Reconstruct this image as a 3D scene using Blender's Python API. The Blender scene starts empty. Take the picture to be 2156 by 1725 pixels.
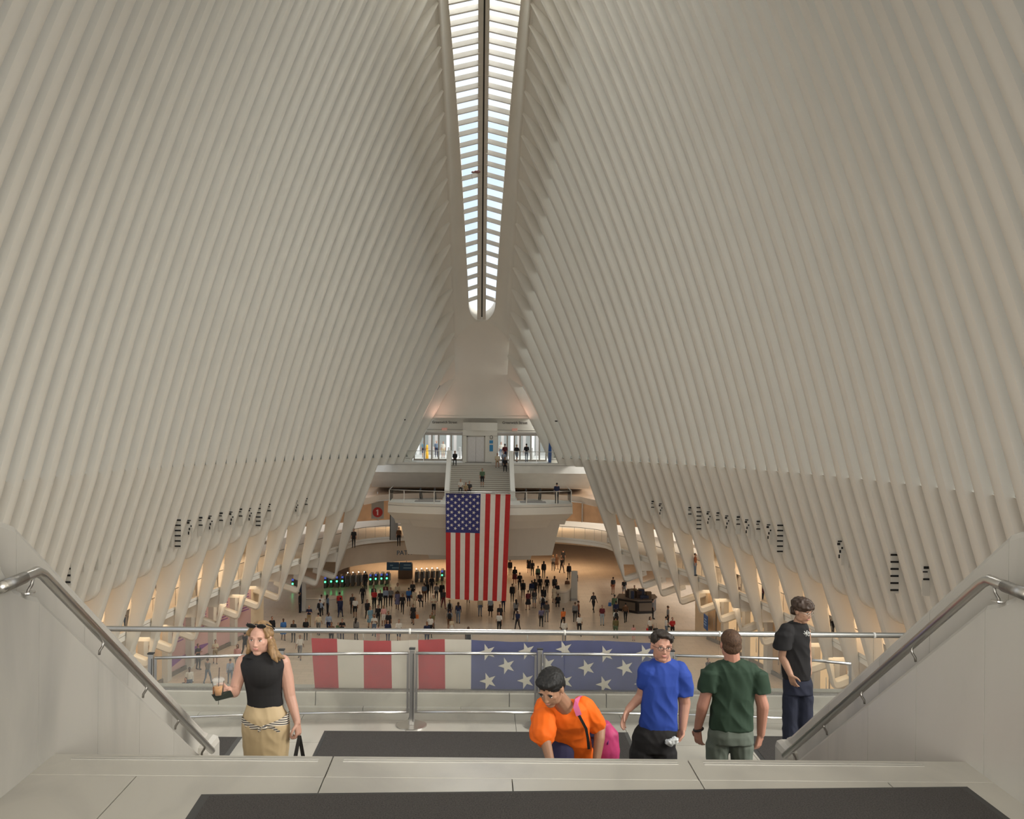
import bpy, bmesh, math, random
from mathutils import Vector, Matrix, noise
GLAZED = True
R = random.Random(7)
PI = math.pi
SC = bpy.context.scene
COL = SC.collection
F = 2012.0; VPX = 1013.0; VPY = 850.0; EYE = 18.3; ROLL = 0.0085

# ------------------------------------------------------------------ camera, world, big lights, exposure
cam = bpy.data.cameras.new('camera'); cam_o = bpy.data.objects.new('camera', cam); COL.objects.link(cam_o)
cam.sensor_fit = 'HORIZONTAL'; cam.sensor_width = 36.0; cam.lens = F / 2156 * 36
cam.shift_x = (1078 - VPX) / 2156; cam.shift_y = (VPY - 862.5) / 2156
cam.clip_start = 0.1; cam.clip_end = 600
cam_o.matrix_world = Matrix.Translation((0, 0, EYE)) @ Matrix.Rotation(PI / 2, 4, 'X') @ Matrix.Rotation(ROLL, 4, 'Z')
SC.camera = cam_o
SC.view_settings.view_transform = 'Standard'; SC.view_settings.look = 'None'
SC.view_settings.gamma = 1.0; SC.view_settings.use_curve_mapping = False
SC.view_settings.exposure = 0.54
SC.cycles.use_denoising = True
SC.cycles.max_bounces = 9; SC.cycles.diffuse_bounces = 5; SC.cycles.glossy_bounces = 3
SC.cycles.transparent_max_bounces = 12; SC.cycles.transmission_bounces = 4
SC.cycles.sample_clamp_indirect = 6.0
W = bpy.data.worlds.new('sky'); SC.world = W; W.use_nodes = True
nt = W.node_tree; nt.nodes.clear()
o_ = nt.nodes.new('ShaderNodeOutputWorld'); b_ = nt.nodes.new('ShaderNodeBackground')
tc = nt.nodes.new('ShaderNodeTexCoord'); nz = nt.nodes.new('ShaderNodeTexNoise'); cr = nt.nodes.new('ShaderNodeValToRGB')
nz.inputs['Scale'].default_value = 3.0; nz.inputs['Detail'].default_value = 5
cr.color_ramp.elements[0].position = .4; cr.color_ramp.elements[0].color = (.52, .62, .76, 1)
cr.color_ramp.elements[1].position = .6; cr.color_ramp.elements[1].color = (1, 1, 1, 1)
nt.links.new(tc.outputs['Generated'], nz.inputs['Vector']); nt.links.new(nz.outputs['Fac'], cr.inputs['Fac'])
nt.links.new(cr.outputs['Color'], b_.inputs['Color']); nt.links.new(b_.outputs[0], o_.inputs[0])
b_.inputs['Strength'].default_value = 1.1

def area(name, loc, size, power, color, rot=(0, 0, 0), sy=None):
    l = bpy.data.lights.new(name, 'AREA'); l.shape = 'RECTANGLE'; l.size = size; l.size_y = sy or size
    l.energy = power; l.color = color
    o = bpy.data.objects.new(name, l); o.location = loc; o.rotation_euler = rot; COL.objects.link(o); return o
DAY = (1.0, .985, .94); WARM = (1.0, .72, .45); WARMW = (1.0, .82, .62)
# daylight of the skylight slot and of the glazed street front behind the camera
_s = bpy.data.lights.new('hazy_sun', 'SUN'); _s.energy = 3.4; _s.angle = math.radians(30); _s.color = (1, .97, .9)
_so = bpy.data.objects.new('hazy_sun', _s); COL.objects.link(_so)
_so.rotation_euler = Vector((-.85, .28, -.50)).to_track_quat('-Z', 'Y').to_euler()
area('skylight_daylight', (0, 48, 53.2), 4.5, 17000, DAY, (0, 0, 0), 76)
area('street_front_daylight', (.8, -8.6, 19.8), 11, 1500, DAY, (PI / 2, 0, 0), 5)
for sx in (-1, 1):
    for k in range(5):
        y = 12 + k * 15
        xe = 20.2 - .0044 * (y - 45) ** 2
        area('shop_ceiling_lamp', (sx * (xe + .5), y, 4.25), 1.0, 75, WARM, (0, 0, 0), 13)
        area('gallery_ceiling_lamp', (sx * (xe + 3.2), y, 8.7), 1.6, 250, WARMW, (0, 0, 0), 13)
area('back_hall_lamp', (0, 106, 3.9), 26, 900, WARM, (0, 0, 0), 6)
area('back_gallery_lamp', (0, 100, 8.6), 22, 500, WARM, (0, 0, 0), 3)
area('street_daylight', (0, 100, 16.6), 14, 700, (1, 1, 1), (PI / 3, 0, 0), 4)

for sx in (-1, 1): area('entrance_glow_lamp', (sx * 3.9, 91.2, 16.75), .8, 14, (1, .55, .42), (PI, 0, 0), .5)  # added unseen lamps standing in for pinkish light bounced off store signs

# ------------------------------------------------------------------ helpers
def P(px, py, Y):
    dx = px - VPX; dy = py - VPY
    dx, dy = dx + ROLL * dy, dy - ROLL * dx
    return Vector((dx * Y / F, Y, EYE - dy * Y / F))
def G(px, py, z):
    dx = px - VPX; dy = py - VPY
    dx, dy = dx + ROLL * dy, dy - ROLL * dx
    Y = (EYE - z) * F / dy
    return Vector((dx * Y / F, Y, z))

MATS = {}
def mat(name, color, rough=.6, metal=0.0, spec=.3, noise_amt=0, nscale=5, bump=0, bscale=40, emit=0, stretch=None):
    if name in MATS: return MATS[name]
    m = bpy.data.materials.new(name); m.use_nodes = True; t = m.node_tree; b = t.nodes['Principled BSDF']
    b.inputs['Base Color'].default_value = (*color, 1); b.inputs['Roughness'].default_value = rough
    b.inputs['Metallic'].default_value = metal; b.inputs['Specular IOR Level'].default_value = spec
    if noise_amt or bump:
        c = t.nodes.new('ShaderNodeTexCoord'); v = c.outputs['Object']
        if stretch:
            mp = t.nodes.new('ShaderNodeMapping'); mp.inputs['Scale'].default_value = stretch
            t.links.new(v, mp.inputs['Vector']); v = mp.outputs['Vector']
    if noise_amt:
        n = t.nodes.new('ShaderNodeTexNoise'); n.inputs['Scale'].default_value = nscale; n.inputs['Detail'].default_value = 4
        t.links.new(v, n.inputs['Vector'])
        r = t.nodes.new('ShaderNodeValToRGB')
        r.color_ramp.elements[0].color = (*[x * (1 - noise_amt) for x in color], 1)
        r.color_ramp.elements[1].color = (*[min(1, x * (1 + noise_amt)) for x in color], 1)
        r.color_ramp.elements[0].position = .3; r.color_ramp.elements[1].position = .7
        t.links.new(n.outputs['Fac'], r.inputs['Fac']); t.links.new(r.outputs['Color'], b.inputs['Base Color'])
    if bump:
        n2 = t.nodes.new('ShaderNodeTexNoise'); n2.inputs['Scale'].default_value = bscale; n2.inputs['Detail'].default_value = 3
        t.links.new(v, n2.inputs['Vector'])
        bp = t.nodes.new('ShaderNodeBump'); bp.inputs['Strength'].default_value = bump; bp.inputs['Distance'].default_value = .02
        t.links.new(n2.outputs['Fac'], bp.inputs['Height']); t.links.new(bp.outputs['Normal'], b.inputs['Normal'])
    if emit:
        b.inputs['Emission Color'].default_value = (*color, 1); b.inputs['Emission Strength'].default_value = emit
    MATS[name] = m; return m
def tile_mat(name, color, joint, sx, sy, rough, jw=.012, spec=.4, var=.05):
    m = bpy.data.materials.new(name); m.use_nodes = True; t = m.node_tree; b = t.nodes['Principled BSDF']
    c = t.nodes.new('ShaderNodeTexCoord'); br = t.nodes.new('ShaderNodeTexBrick')
    br.inputs['Scale'].default_value = 1; br.inputs['Brick Width'].default_value = sx; br.inputs['Row Height'].default_value = sy
    br.inputs['Mortar Size'].default_value = jw; br.inputs['Mortar Smooth'].default_value = .2
    br.inputs['Color1'].default_value = (*[x * (1 + var) for x in color], 1); br.inputs['Color2'].default_value = (*[x * (1 - var) for x in color], 1)
    br.inputs['Mortar'].default_value = (*joint, 1)
    t.links.new(c.outputs['Object'], br.inputs['Vector'])
    n = t.nodes.new('ShaderNodeTexNoise'); n.inputs['Scale'].default_value = .5; n.inputs['Detail'].default_value = 6
    t.links.new(c.outputs['Object'], n.inputs['Vector'])
    mx = t.nodes.new('ShaderNodeMixRGB'); mx.blend_type = 'MULTIPLY'; mx.inputs['Fac'].default_value = .35
    r = t.nodes.new('ShaderNodeValToRGB'); r.color_ramp.elements[0].color = (.72, .7, .68, 1); r.color_ramp.elements[0].position = .3
    t.links.new(n.outputs['Fac'], r.inputs['Fac']); t.links.new(br.outputs['Color'], mx.inputs[1]); t.links.new(r.outputs['Color'], mx.inputs[2])
    t.links.new(mx.outputs[0], b.inputs['Base Color'])
    b.inputs['Roughness'].default_value = rough; b.inputs['Specular IOR Level'].default_value = spec
    MATS[name] = m; return m
def marble_mat(name, color, vein, scale=1.2, rough=.35, stretch=(1, 1, .35)):
    m = bpy.data.materials.new(name); m.use_nodes = True; t = m.node_tree; b = t.nodes['Principled BSDF']
    c = t.nodes.new('ShaderNodeTexCoord'); mp = t.nodes.new('ShaderNodeMapping'); mp.inputs['Scale'].default_value = stretch
    mp.inputs['Rotation'].default_value = (.2, .3, .4)
    n = t.nodes.new('ShaderNodeTexNoise'); n.inputs['Scale'].default_value = scale; n.inputs['Detail'].default_value = 8; n.inputs['Distortion'].default_value = 1.2
    t.links.new(c.outputs['Object'], mp.inputs['Vector']); t.links.new(mp.outputs['Vector'], n.inputs['Vector'])
    r = t.nodes.new('ShaderNodeValToRGB'); e = r.color_ramp.elements
    e[0].position = .35; e[0].color = (*vein, 1); e[1].position = .5; e[1].color = (*color, 1)
    k = e.new(.75); k.color = (*[min(1, x * 1.06) for x in color], 1)
    t.links.new(n.outputs['Fac'], r.inputs['Fac']); t.links.new(r.outputs['Color'], b.inputs['Base Color'])
    b.inputs['Roughness'].default_value = rough; b.inputs['Specular IOR Level'].default_value = .4
    MATS[name] = m; return m
def glass_mat(name, tint=(1, 1, 1), refl=.12, haze=0.0):
    m = bpy.data.materials.new(name); m.use_nodes = True; t = m.node_tree; t.nodes.clear()
    o = t.nodes.new('ShaderNodeOutputMaterial'); tr = t.nodes.new('ShaderNodeBsdfTransparent'); g = t.nodes.new('ShaderNodeBsdfGlossy')
    tr.inputs[0].default_value = (*tint, 1); g.inputs['Roughness'].default_value = .02
    lw = t.nodes.new('ShaderNodeLayerWeight'); lw.inputs['Blend'].default_value = refl
    mx = t.nodes.new('ShaderNodeMixShader'); t.links.new(lw.outputs['Fresnel'], mx.inputs[0])
    last = tr
    if haze:
        d = t.nodes.new('ShaderNodeBsdfDiffuse'); d.inputs[0].default_value = (.8, .8, .78, 1)
        m2 = t.nodes.new('ShaderNodeMixShader'); m2.inputs[0].default_value = haze
        t.links.new(tr.outputs[0], m2.inputs[1]); t.links.new(d.outputs[0], m2.inputs[2]); last = m2
    t.links.new(last.outputs[0], mx.inputs[1]); t.links.new(g.outputs[0], mx.inputs[2]); t.links.new(mx.outputs[0], o.inputs[0])
    MATS[name] = m; return m

WHITE = mat('white_paint', (.68, .655, .59), .55, spec=.25, noise_amt=.02, nscale=.6)
WHITE2 = mat('white_stone', (.60, .575, .52), .5, noise_amt=.04, nscale=1.5)
MARBLE = marble_mat('marble', (.42, .396, .35), (.33, .313, .28), 1.1, .35)
FLOORM = marble_mat('floor_marble', (.37, .345, .295), (.305, .284, .245), 1.6, .3, (1, .4, 1))
HALL = tile_mat('hall_floor', (.60, .49, .38), (.38, .31, .24), 1.2, .6, .28, .012)
STEEL = mat('steel', (.62, .6, .57), .28, 1.0)
STEELD = mat('dull_steel', (.36, .34, .31), .4, 1.0, noise_amt=.1, nscale=9, stretch=(6, 6, .5))
DARK = mat('dark_gap', (.03, .028, .026), .7)
RUBBER = mat('mat_rubber', (.055, .052, .048), .8)
CARPET = mat('mat_carpet', (.052, .046, .041), .95, noise_amt=.45, nscale=160, bump=.6, bscale=260)
GLASS = glass_mat('glass', (.985, .99, .98), .10, .01)
GLASSR = glass_mat('rail_glass', (.985, .988, .975), .10, .03)
SKYGL = glass_mat('roof_glass', (.96, .98, 1), .05)
WALLGL = glass_mat('wall_glass', (.34, .36, .36), .05)
BEIGE = mat('warm_wall', (.74, .60, .42), .6, noise_amt=.04, nscale=2)
BROWN = mat('brown_wall', (.36, .24, .15), .5, noise_amt=.12, nscale=1.2)
TAN = mat('tan_soffit', (.62, .52, .40), .6, noise_amt=.04, nscale=1)
JOINT = mat('joint', (.22, .2, .18), .8)
BLACKM = mat('black_plastic', (.02, .02, .02), .5)

def link(name, me, m=None, parent=None, smooth=False, kind=None):
    if m is not None:
        for k in (m if isinstance(m, (list, tuple)) else [m]): me.materials.append(k)
    if smooth: me.polygons.foreach_set('use_smooth', [True] * len(me.polygons))
    o = bpy.data.objects.new(name, me); COL.objects.link(o)
    if parent: o.parent = parent
    if kind: o['kind'] = kind
    return o
def from_bm(name, bm, m=None, parent=None, smooth=False, kind=None):
    me = bpy.data.meshes.new(name); bmesh.ops.recalc_face_normals(bm, faces=bm.faces); bm.to_mesh(me); bm.free()
    return link(name, me, m, parent, smooth, kind)
def from_pd(name, v, f, m=None, parent=None, smooth=False, kind=None, fix=True, sharp=None):
    bm = bmesh.new(); vs = [bm.verts.new(p) for p in v]
    for q in f:
        try: bm.faces.new([vs[i] for i in q])
        except ValueError: pass
    me = bpy.data.meshes.new(name)
    if fix: bmesh.ops.recalc_face_normals(bm, faces=bm.faces)
    if sharp:
        for e in bm.edges:
            if len(e.link_faces) == 2 and e.calc_face_angle(0) > sharp: e.smooth = False
        smooth = True
    bm.to_mesh(me); bm.free()
    return link(name, me, m, parent, smooth, kind)
def bbox(bm, x0, x1, y0, y1, z0, z1, bev=0, mi=0):
    vs = [bm.verts.new((x, y, z)) for x in (x0, x1) for y in (y0, y1) for z in (z0, z1)]
    fs = [bm.faces.new([vs[i] for i in q]) for q in ((0, 1, 3, 2), (4, 6, 7, 5), (0, 4, 5, 1), (2, 3, 7, 6), (0, 2, 6, 4), (1, 5, 7, 3))]
    for f in fs: f.material_index = mi
    if bev:
        es = list({e for f in fs for e in f.edges}); bmesh.ops.bevel(bm, geom=es, offset=bev, segments=2, affect='EDGES', profile=.5)
def box(name, x0, x1, y0, y1, z0, z1, m, parent=None, bev=0, kind=None):
    bm = bmesh.new(); bbox(bm, x0, x1, y0, y1, z0, z1, bev); return from_bm(name, bm, m, parent, kind=kind)
def prism(bm, pts, d0, d1, axis='Y', mi=0, bev=0):
    """closed polygon pts (2D) extruded along axis from d0 to d1"""
    def mk(p, d): return {'Y': (p[0], d, p[1]), 'X': (d, p[0], p[1]), 'Z': (p[0], p[1], d)}[axis]
    a = [bm.verts.new(mk(p, d0)) for p in pts]; b = [bm.verts.new(mk(p, d1)) for p in pts]; n = len(pts)
    fs = [bm.faces.new(a), bm.faces.new(b[::-1])] + [bm.faces.new((a[i], b[i], b[(i + 1) % n], a[(i + 1) % n])) for i in range(n)]
    for f in fs: f.material_index = mi
    if bev: bmesh.ops.bevel(bm, geom=list({e for f in fs for e in f.edges}), offset=bev, segments=2, affect='EDGES', profile=.5)
def tube(bm, pts, r, n=10, caps=True, mi=0):
    """round tube along pts; r number or list"""
    pts = [Vector(p) for p in pts]; rs = r if isinstance(r, (list, tuple)) else [r] * len(pts)
    rings = []; up = None
    for i, p in enumerate(pts):
        d = (pts[min(i + 1, len(pts) - 1)] - pts[max(i - 1, 0)]).normalized()
        if up is None:
            up = Vector((0, 0, 1)) if abs(d.z) < .9 else Vector((1, 0, 0))
        a = d.cross(up).normalized(); u = a.cross(d).normalized(); up = u
        rings.append([bm.verts.new(p + (a * math.cos(t) + u * math.sin(t)) * rs[i]) for t in [2 * PI * k / n for k in range(n)]])
    fs = []
    for A, B in zip(rings, rings[1:]):
        fs += [bm.faces.new((A[k], A[(k + 1) % n], B[(k + 1) % n], B[k])) for k in range(n)]
    if caps: fs += [bm.faces.new(rings[0][::-1]), bm.faces.new(rings[-1])]
    for f in fs: f.material_index = mi; f.smooth = True
def tube_o(name, pts, r, m, parent=None, n=10):
    bm = bmesh.new(); tube(bm, pts, r, n); return from_bm(name, bm, m, parent)
def disc(bm, c, r, h, n=32, mi=0):
    prism(bm, [(c[0] + r * math.cos(2 * PI * k / n), c[1] + r * math.sin(2 * PI * k / n)) for k in range(n)], c[2], c[2] + h, 'Z', mi)
def thing(name, label, cat, loc=(0, 0, 0), group=None, rotz=0):
    o = bpy.data.objects.new(name, None); COL.objects.link(o); o.location = loc; o.rotation_euler = (0, 0, rotz)
    o['label'] = label; o['category'] = cat; o.empty_display_size = .1
    if group: o['group'] = group
    return o
def tag(o, label, cat, group=None):
    o['label'] = label; o['category'] = cat
    if group: o['group'] = group
    return o
def local(o, parent):
    """keep world-space vertices while the parent sits elsewhere"""
    o.matrix_parent_inverse = Matrix.Translation(-Vector(parent.location)); return o
def text(name, s, loc, size, m, parent=None, rot=(PI / 2, 0, 0), ext=.01, align='CENTER'):
    c = bpy.data.curves.new(name, 'FONT'); c.body = s; c.offset = size * .012; c.resolution_u = 4; c.size = size; c.extrude = ext; c.align_x = align; c.align_y = 'CENTER'
    c.materials.append(m); tmp = bpy.data.objects.new(name, c); COL.objects.link(tmp); bpy.context.view_layer.update()
    me = bpy.data.meshes.new_from_object(tmp.evaluated_get(bpy.context.evaluated_depsgraph_get())); bpy.data.objects.remove(tmp)
    o = bpy.data.objects.new(name, me); COL.objects.link(o); o.location = loc; o.rotation_euler = rot
    if parent: o.parent = parent
    return o
def star_pts(cx, cy, r, rot=0, k=.382):
    return [(cx + (r if i % 2 == 0 else r * k) * math.sin(rot + i * PI / 5), cy + (r if i % 2 == 0 else r * k) * math.cos(rot + i * PI / 5)) for i in range(10)]
# ------------------------------------------------------------------ hall shape
def Xf(Y):                       # foot line of the ribs
    if Y <= 88: return 20.3 - .0044 * (Y - 45) ** 2
    return 12.16 * math.sqrt(max(0, 1 - ((Y - 88) / 6.5) ** 2))
def Xn(Y): return 16.55 - .0045 * (Y - 45) ** 2
def Zn(Y): return 13.25 + (85 - Y) * .04 if Y > 25 else 15.65
def Xt(Y): return 3.3 - .86 * ((Y - 45) / 45.6) ** 2
def Zt(Y): return EYE + (100 + 29 * (90.6 - Y)) * Y / F if Y > 20 else EYE + (100 + 29 * 70.6) * 20 / F - (20 - Y) * .9
def Zs(Y): return EYE + (185 + 29 * (89 - Y)) * Y / F if Y > 20 else EYE + (185 + 29 * 69) * 20 / F - (20 - Y) * .9
def hw(Y): return min(2.75, 1.2 + .058 * (88.5 - Y)) if Y > 45 else min(2.75, 1.2 + .058 * (Y - 4))
def front(Y, z):                 # x of the rib's inner edge
    zn, zt = Zn(Y), Zt(Y)
    if z <= zn: return Xn(Y) + (Xn(Y) - (20.3 - .0044 * (Y - 45) ** 2)) / (zn - 2.4) * (z - zn)
    t = min(1, (z - zn) / (zt - zn)); bow = 4.8 * max(.15, 1 - ((Y - 45) / 46) ** 2)
    return Xn(Y) + (Xt(Y) - Xn(Y)) * t + bow * t * (1 - t)
YR = [85.8 - 1.6 * i for i in range(-4, 49)]          # rib planes
HB = .34
def rib_mesh(Y, kind, sx):
    """kind long / short / platform; returns verts, faces in world"""
    zn, zt = Zn(Y), Zt(Y); st = []                     # stations (Fx,Fz,Bx,Bz)
    x = lambda z: front(Y, z)
    st.append((Xt(Y) - .02, zt + .02, Xt(Y) + .3, zt + .35))
    for k in range(1, 22):
        z = zt + (zn - zt) * k / 22; g = min(1.25, .3 + (zt - z) * .9); st.append((x(z), z, x(z) + g, z + .1))
    st.append((x(zn), zn, x(zn) + 1.25, zn))
    XF = 20.3 - .0044 * (Y - 45) ** 2
    if kind == 'platform':
        for z in (13.0, 12.6): st.append((x(min(z, zn)), z, x(z) + 1.25, z))
    elif kind == 'short':
        for z in (11.6, 10.4, 9.6): st.append((x(z), z, x(z) + 1.5, z))
        cx, cz, rr = x(9.4) + .75, 9.4, .75
        for t in (.0, .25, .5, .75, 1.0, 1.2, 1.4, 1.52): st.append((cx - rr * math.cos(t), cz - rr * math.sin(t), cx + rr * math.cos(t), cz - rr * math.sin(t)))
    else:
        for z in (11.6, 10.4, 9.0): st.append((x(z), z, x(z) + 1.45, z))
        st.append((x(7), 7, x(7) + 1.02, 7)); st.append((x(4.9), 4.9, x(4.9) + .66, 4.9))
        st.append((x(4.03), 4.03, XF - .1, 4.03)); st.append((x(3.2), 3.2, XF - .02, 3.25))
        for a, b, c, d in ((-.12, 2.72, .0, 3.02), (-.04, 2.5, .03, 2.96), (.12, 2.40, .09, 2.93), (.30, 2.42, .2, 2.95), (.9, 2.64, .75, 3.16), (2.0, 3.03, 1.9, 3.55)):
            st.append((XF + a, b, XF + c, d))
    v = []; f = []; HB0 = .34
    both = kind == 'long'
    for (fx, fz, bx, bz) in st:
        L = math.hypot(bx - fx, bz - fz) or 1; ux, uz = (bx - fx) / L, (bz - fz) / L
        r = min(.26, L * .3)
        HB = HB0 * min(1, max(.12, .12 + (zt - fz) / 2.4))
        prof = [(L, -HB), (r, -HB), (r * .35, -HB * .78), (0, -HB * .33), (0, HB * .33), (r * .35, HB * .78), (r, HB), (L, HB)]
        if both and fz < 9: prof = [(L, -HB * .6), (L - r * .4, -HB * .92)] + [(r, -HB), (r * .35, -HB * .78), (0, -HB * .33), (0, HB * .33), (r * .35, HB * .78), (r, HB)] + [(L - r * .4, HB * .92), (L, HB * .6)]
        else: prof = [prof[0], (L * .8, -HB)] + prof[1:7] + [(L * .8, HB), prof[7]]
        for d, y in prof: v.append((sx * (fx + ux * d), Y + y, fz + uz * d))
    n = 10
    for j in range(len(st) - 1):
        for k in range(n - 1): f.append((j * n + k, j * n + k + 1, (j + 1) * n + k + 1, (j + 1) * n + k))
        if both: f.append((j * n + 9, j * n, (j + 1) * n, (j + 1) * n + 9))
    f.append(tuple(range(n))); f.append(tuple((len(st) - 1) * n + k for k in range(n)))
    if kind == 'long':                                   # web above the triangular opening
        b = len(v); xa, xb = XF - .55, XF + 2.0
        for xx in (xa, xb):
            for yy in (Y - HB0 * .7, Y + HB0 * .7):
                for zz in (4.0, 4.86): v.append((sx * xx, yy, zz))
        f += [tuple(b + i for i in q) for q in ((0, 1, 3, 2), (4, 6, 7, 5), (0, 4, 5, 1), (2, 3, 7, 6), (0, 2, 6, 4), (1, 5, 7, 3))]
    return v, f
def shell_pt(Y, z, g): return front(Y, z) + g
for side, sx in (('left', -1), ('right', 1)):
    wall = None
    # lower solid shell: closes the bays from the gallery ceiling up to the notch line
    v = []; f = []; ys = [4.2 + 1.6 * k for k in range(55)]
    for Y in ys:
        zn = Zn(Y)
        rows = [(9.0, 1.45), (11.0, 1.4), (zn - 1.0, 1.25), (zn - .1, .75), (zn + .15, .35)]
        if Y > 86.5: rows = [(12.55, .9), (12.7, .9), (12.85, .9), (zn - .1, .7), (zn + .2, .45)]
        for z, g in rows: v.append((sx * (front(Y, z) + g), Y, z))
    for j in range(len(ys) - 1):
        for k in range(4): f.append((j * 5 + k, j * 5 + k + 1, (j + 1) * 5 + k + 1, (j + 1) * 5 + k))
    wall = from_pd('wall_' + side, v, f, WHITE, kind='structure', smooth=False)
    # glazing between the ribs, one pane per bay, and solid cheek above it
    for i, Y in enumerate(YR):
        kind = 'platform' if Y > 86.5 else ('long' if (i % 2) == 0 else 'short')
        if (i - 4) % 2 == 0 and Y <= 86.5: kind = 'long'
        elif Y <= 86.5: kind = 'short'
        vv, ff = rib_mesh(Y, kind, sx)
        from_pd('rib', vv, ff, WHITE, wall, sharp=.6)
        if i < len(YR) - 1:
            Y1 = YR[i + 1]; v = []; f = []; N = 14
            for k in range(N + 1):
                for yy in (Y, Y1):
                    z0 = Zn(yy) + .15; z1 = Zt(yy) + .1; z = z0 + (z1 - z0) * k / N
                    g = min(.95, .12 + (z1 - z) * .9) if k > 0 else .4
                    v.append((sx * (front(yy, min(z, Zt(yy))) + g), yy, z))
            for k in range(N):
                f.append((2 * k, 2 * k + 1, 2 * k + 3, 2 * k + 2))
            solid = f[-2:]; glz = f[:-2]
            from_pd('pane', v, glz, WALLGL if GLAZED else WHITE, wall)
            from_pd('panel', v, solid, WHITE, wall)
# ------------------------------------------------------------------ vault beside the skylight, end noses
def vault():
    v = []; f = []; ys = [2.6 + .8 * k for k in range(107)] + [88.0 + .1 * k for k in range(15)]; n = 6
    v = []; rows = []
    for sx in (-1, 1):
        base = len(v)
        for Y in ys:
            h = hw(Y) if 4.4 < Y < 88.3 else (hw(Y) * math.sqrt(max(0, 1 - (max(Y - 88.3, 4.4 - Y) / 1.1) ** 2)) if max(Y - 88.3, 4.4 - Y) < 1.1 else 0)
            yt = min(90.6, max(5.8, Y)); a = (h, Zs(Y)); b = (Xt(yt), Zt(yt))
            for k in range(n):
                if k == n - 1: v.append((sx * (b[0] + .45), Y, b[1] + .4)); continue
                t = k / (n - 2); v.append((sx * (a[0] + (b[0] - a[0]) * t), Y, a[1] + (b[1] - a[1]) * t ** 2.0 + .0))
        for j in range(len(ys) - 1):
            for k in range(n - 1):
                q = (base + j * n + k, base + j * n + k + 1, base + (j + 1) * n + k + 1, base + (j + 1) * n + k); f.append(q)
    return v, f
v, f = vault()
ceil = from_pd('ceiling', v, f, WHITE, kind='structure', smooth=True)
# inner lip of the skylight opening
for sx in (-1, 1):
    v = []; f = []; ys = [4.4 + .6 * k for k in range(141)]
    ys = [y for y in ys if y < 88.3]
    for Y in ys:
        v += [(sx * hw(Y), Y, Zs(Y) - .04), (sx * (hw(Y) + .02), Y, Zs(Y) + .8), (sx * (hw(Y) + .35), Y, Zs(Y) + .8)]
    for j in range(len(ys) - 1):
        for k in range(2): f.append((3 * j + k, 3 * j + k + 1, 3 * j + 4 + k, 3 * j + 3 + k))
    from_pd('skylight_lip', v, f, WHITE, ceil)
v = []; f = []
for k in range(17):
    a = PI * k / 16; h = hw(88.3); Y = 88.3 + 1.1 * math.sin(a)
    v += [(h * math.cos(a), Y, Zs(Y) - .04), (h * math.cos(a), Y, Zs(Y) + .9)]
for k in range(16): f.append((2 * k, 2 * k + 1, 2 * k + 3, 2 * k + 2))
from_pd('skylight_lip', v, f, WHITE, ceil, smooth=True)
# far end nose: from the ridge end down to the entrance lip
def nose(y0, yl, zl, xl, sgn):
    v = []; f = []; NU, NV = 16, 18
    for j in range(NV + 1):
        t = j / NV
        e = .55 * t + .45 * t * t; z_side = Zt(y0) + (zl - Zt(y0)) * e; xs = Xt(y0) + (xl - Xt(y0)) * (.35 * t + .65 * e) + .14 + .3 * t * (1 - t)
        ye = y0 + (yl - y0) * math.sin(t * PI / 2)
        zc = Zs(y0) + (zl - Zs(y0)) * e
        for k in range(NU + 1):
            u = -1 + 2 * k / NU
            bulge = (1 - u * u)
            z = z_side * (1 - bulge) + zc * bulge
            v.append((u * xs, ye, z))
    for j in range(NV):
        for k in range(NU): f.append((j * (NU + 1) + k, j * (NU + 1) + k + 1, (j + 1) * (NU + 1) + k + 1, (j + 1) * (NU + 1) + k))
    return v, f
v, f = nose(89.38, 92.6, 16.95, 4.65, 1)
from_pd('end_vault', v, f, WHITE, ceil, smooth=True)
v, f = nose(5.8, 3.2, 22.6, 6.0, -1)
from_pd('end_vault', v, f, WHITE, ceil, smooth=True)
# ------------------------------------------------------------------ skylight
sky = bpy.data.objects.new('window_1', None); COL.objects.link(sky); sky['kind'] = 'structure'
def ridge(Y): return Zs(Y) + .35 + .3 * hw(Y) / 2.4
pitch = .8; yb = 88.0
for sx, wd in ((-1, .26), (1, .18)):
    v = []; f = []; ys = [4.4 + 1.2 * k for k in range(71)]; ys = [y for y in ys if y < 89.2] + [89.25]
    x0, x1 = (sx * .06, sx * (.06 + wd + .12))
    for Y in ys:
        z = ridge(Y) if Y < 88 else Zs(Y) + .25
        v += [(x0, Y, z - .25), (x1, Y, z - .25), (x1, Y, z + .3), (x0, Y, z + .3)]
    for j in range(len(ys) - 1):
        for k in range(4): f.append((4 * j + k, 4 * j + (k + 1) % 4, 4 * j + 4 + (k + 1) % 4, 4 * j + 4 + k))
    from_pd('spine_beam', v, f, WHITE2, sky)
v = []; f = []
for Y in ys:
    z = ridge(Y) if Y < 88 else Zs(Y) + .3
    v += [(-.075, Y, z - .1), (.075, Y, z - .1), (.075, Y, z + .25), (-.075, Y, z + .25)]
for j in range(len(ys) - 1):
    for k in range(4): f.append((4 * j + k, 4 * j + (k + 1) % 4, 4 * j + 4 + (k + 1) % 4, 4 * j + 4 + k))
from_pd('spine_track', v, f, DARK, sky)
Y = yb; ks = 0
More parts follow.
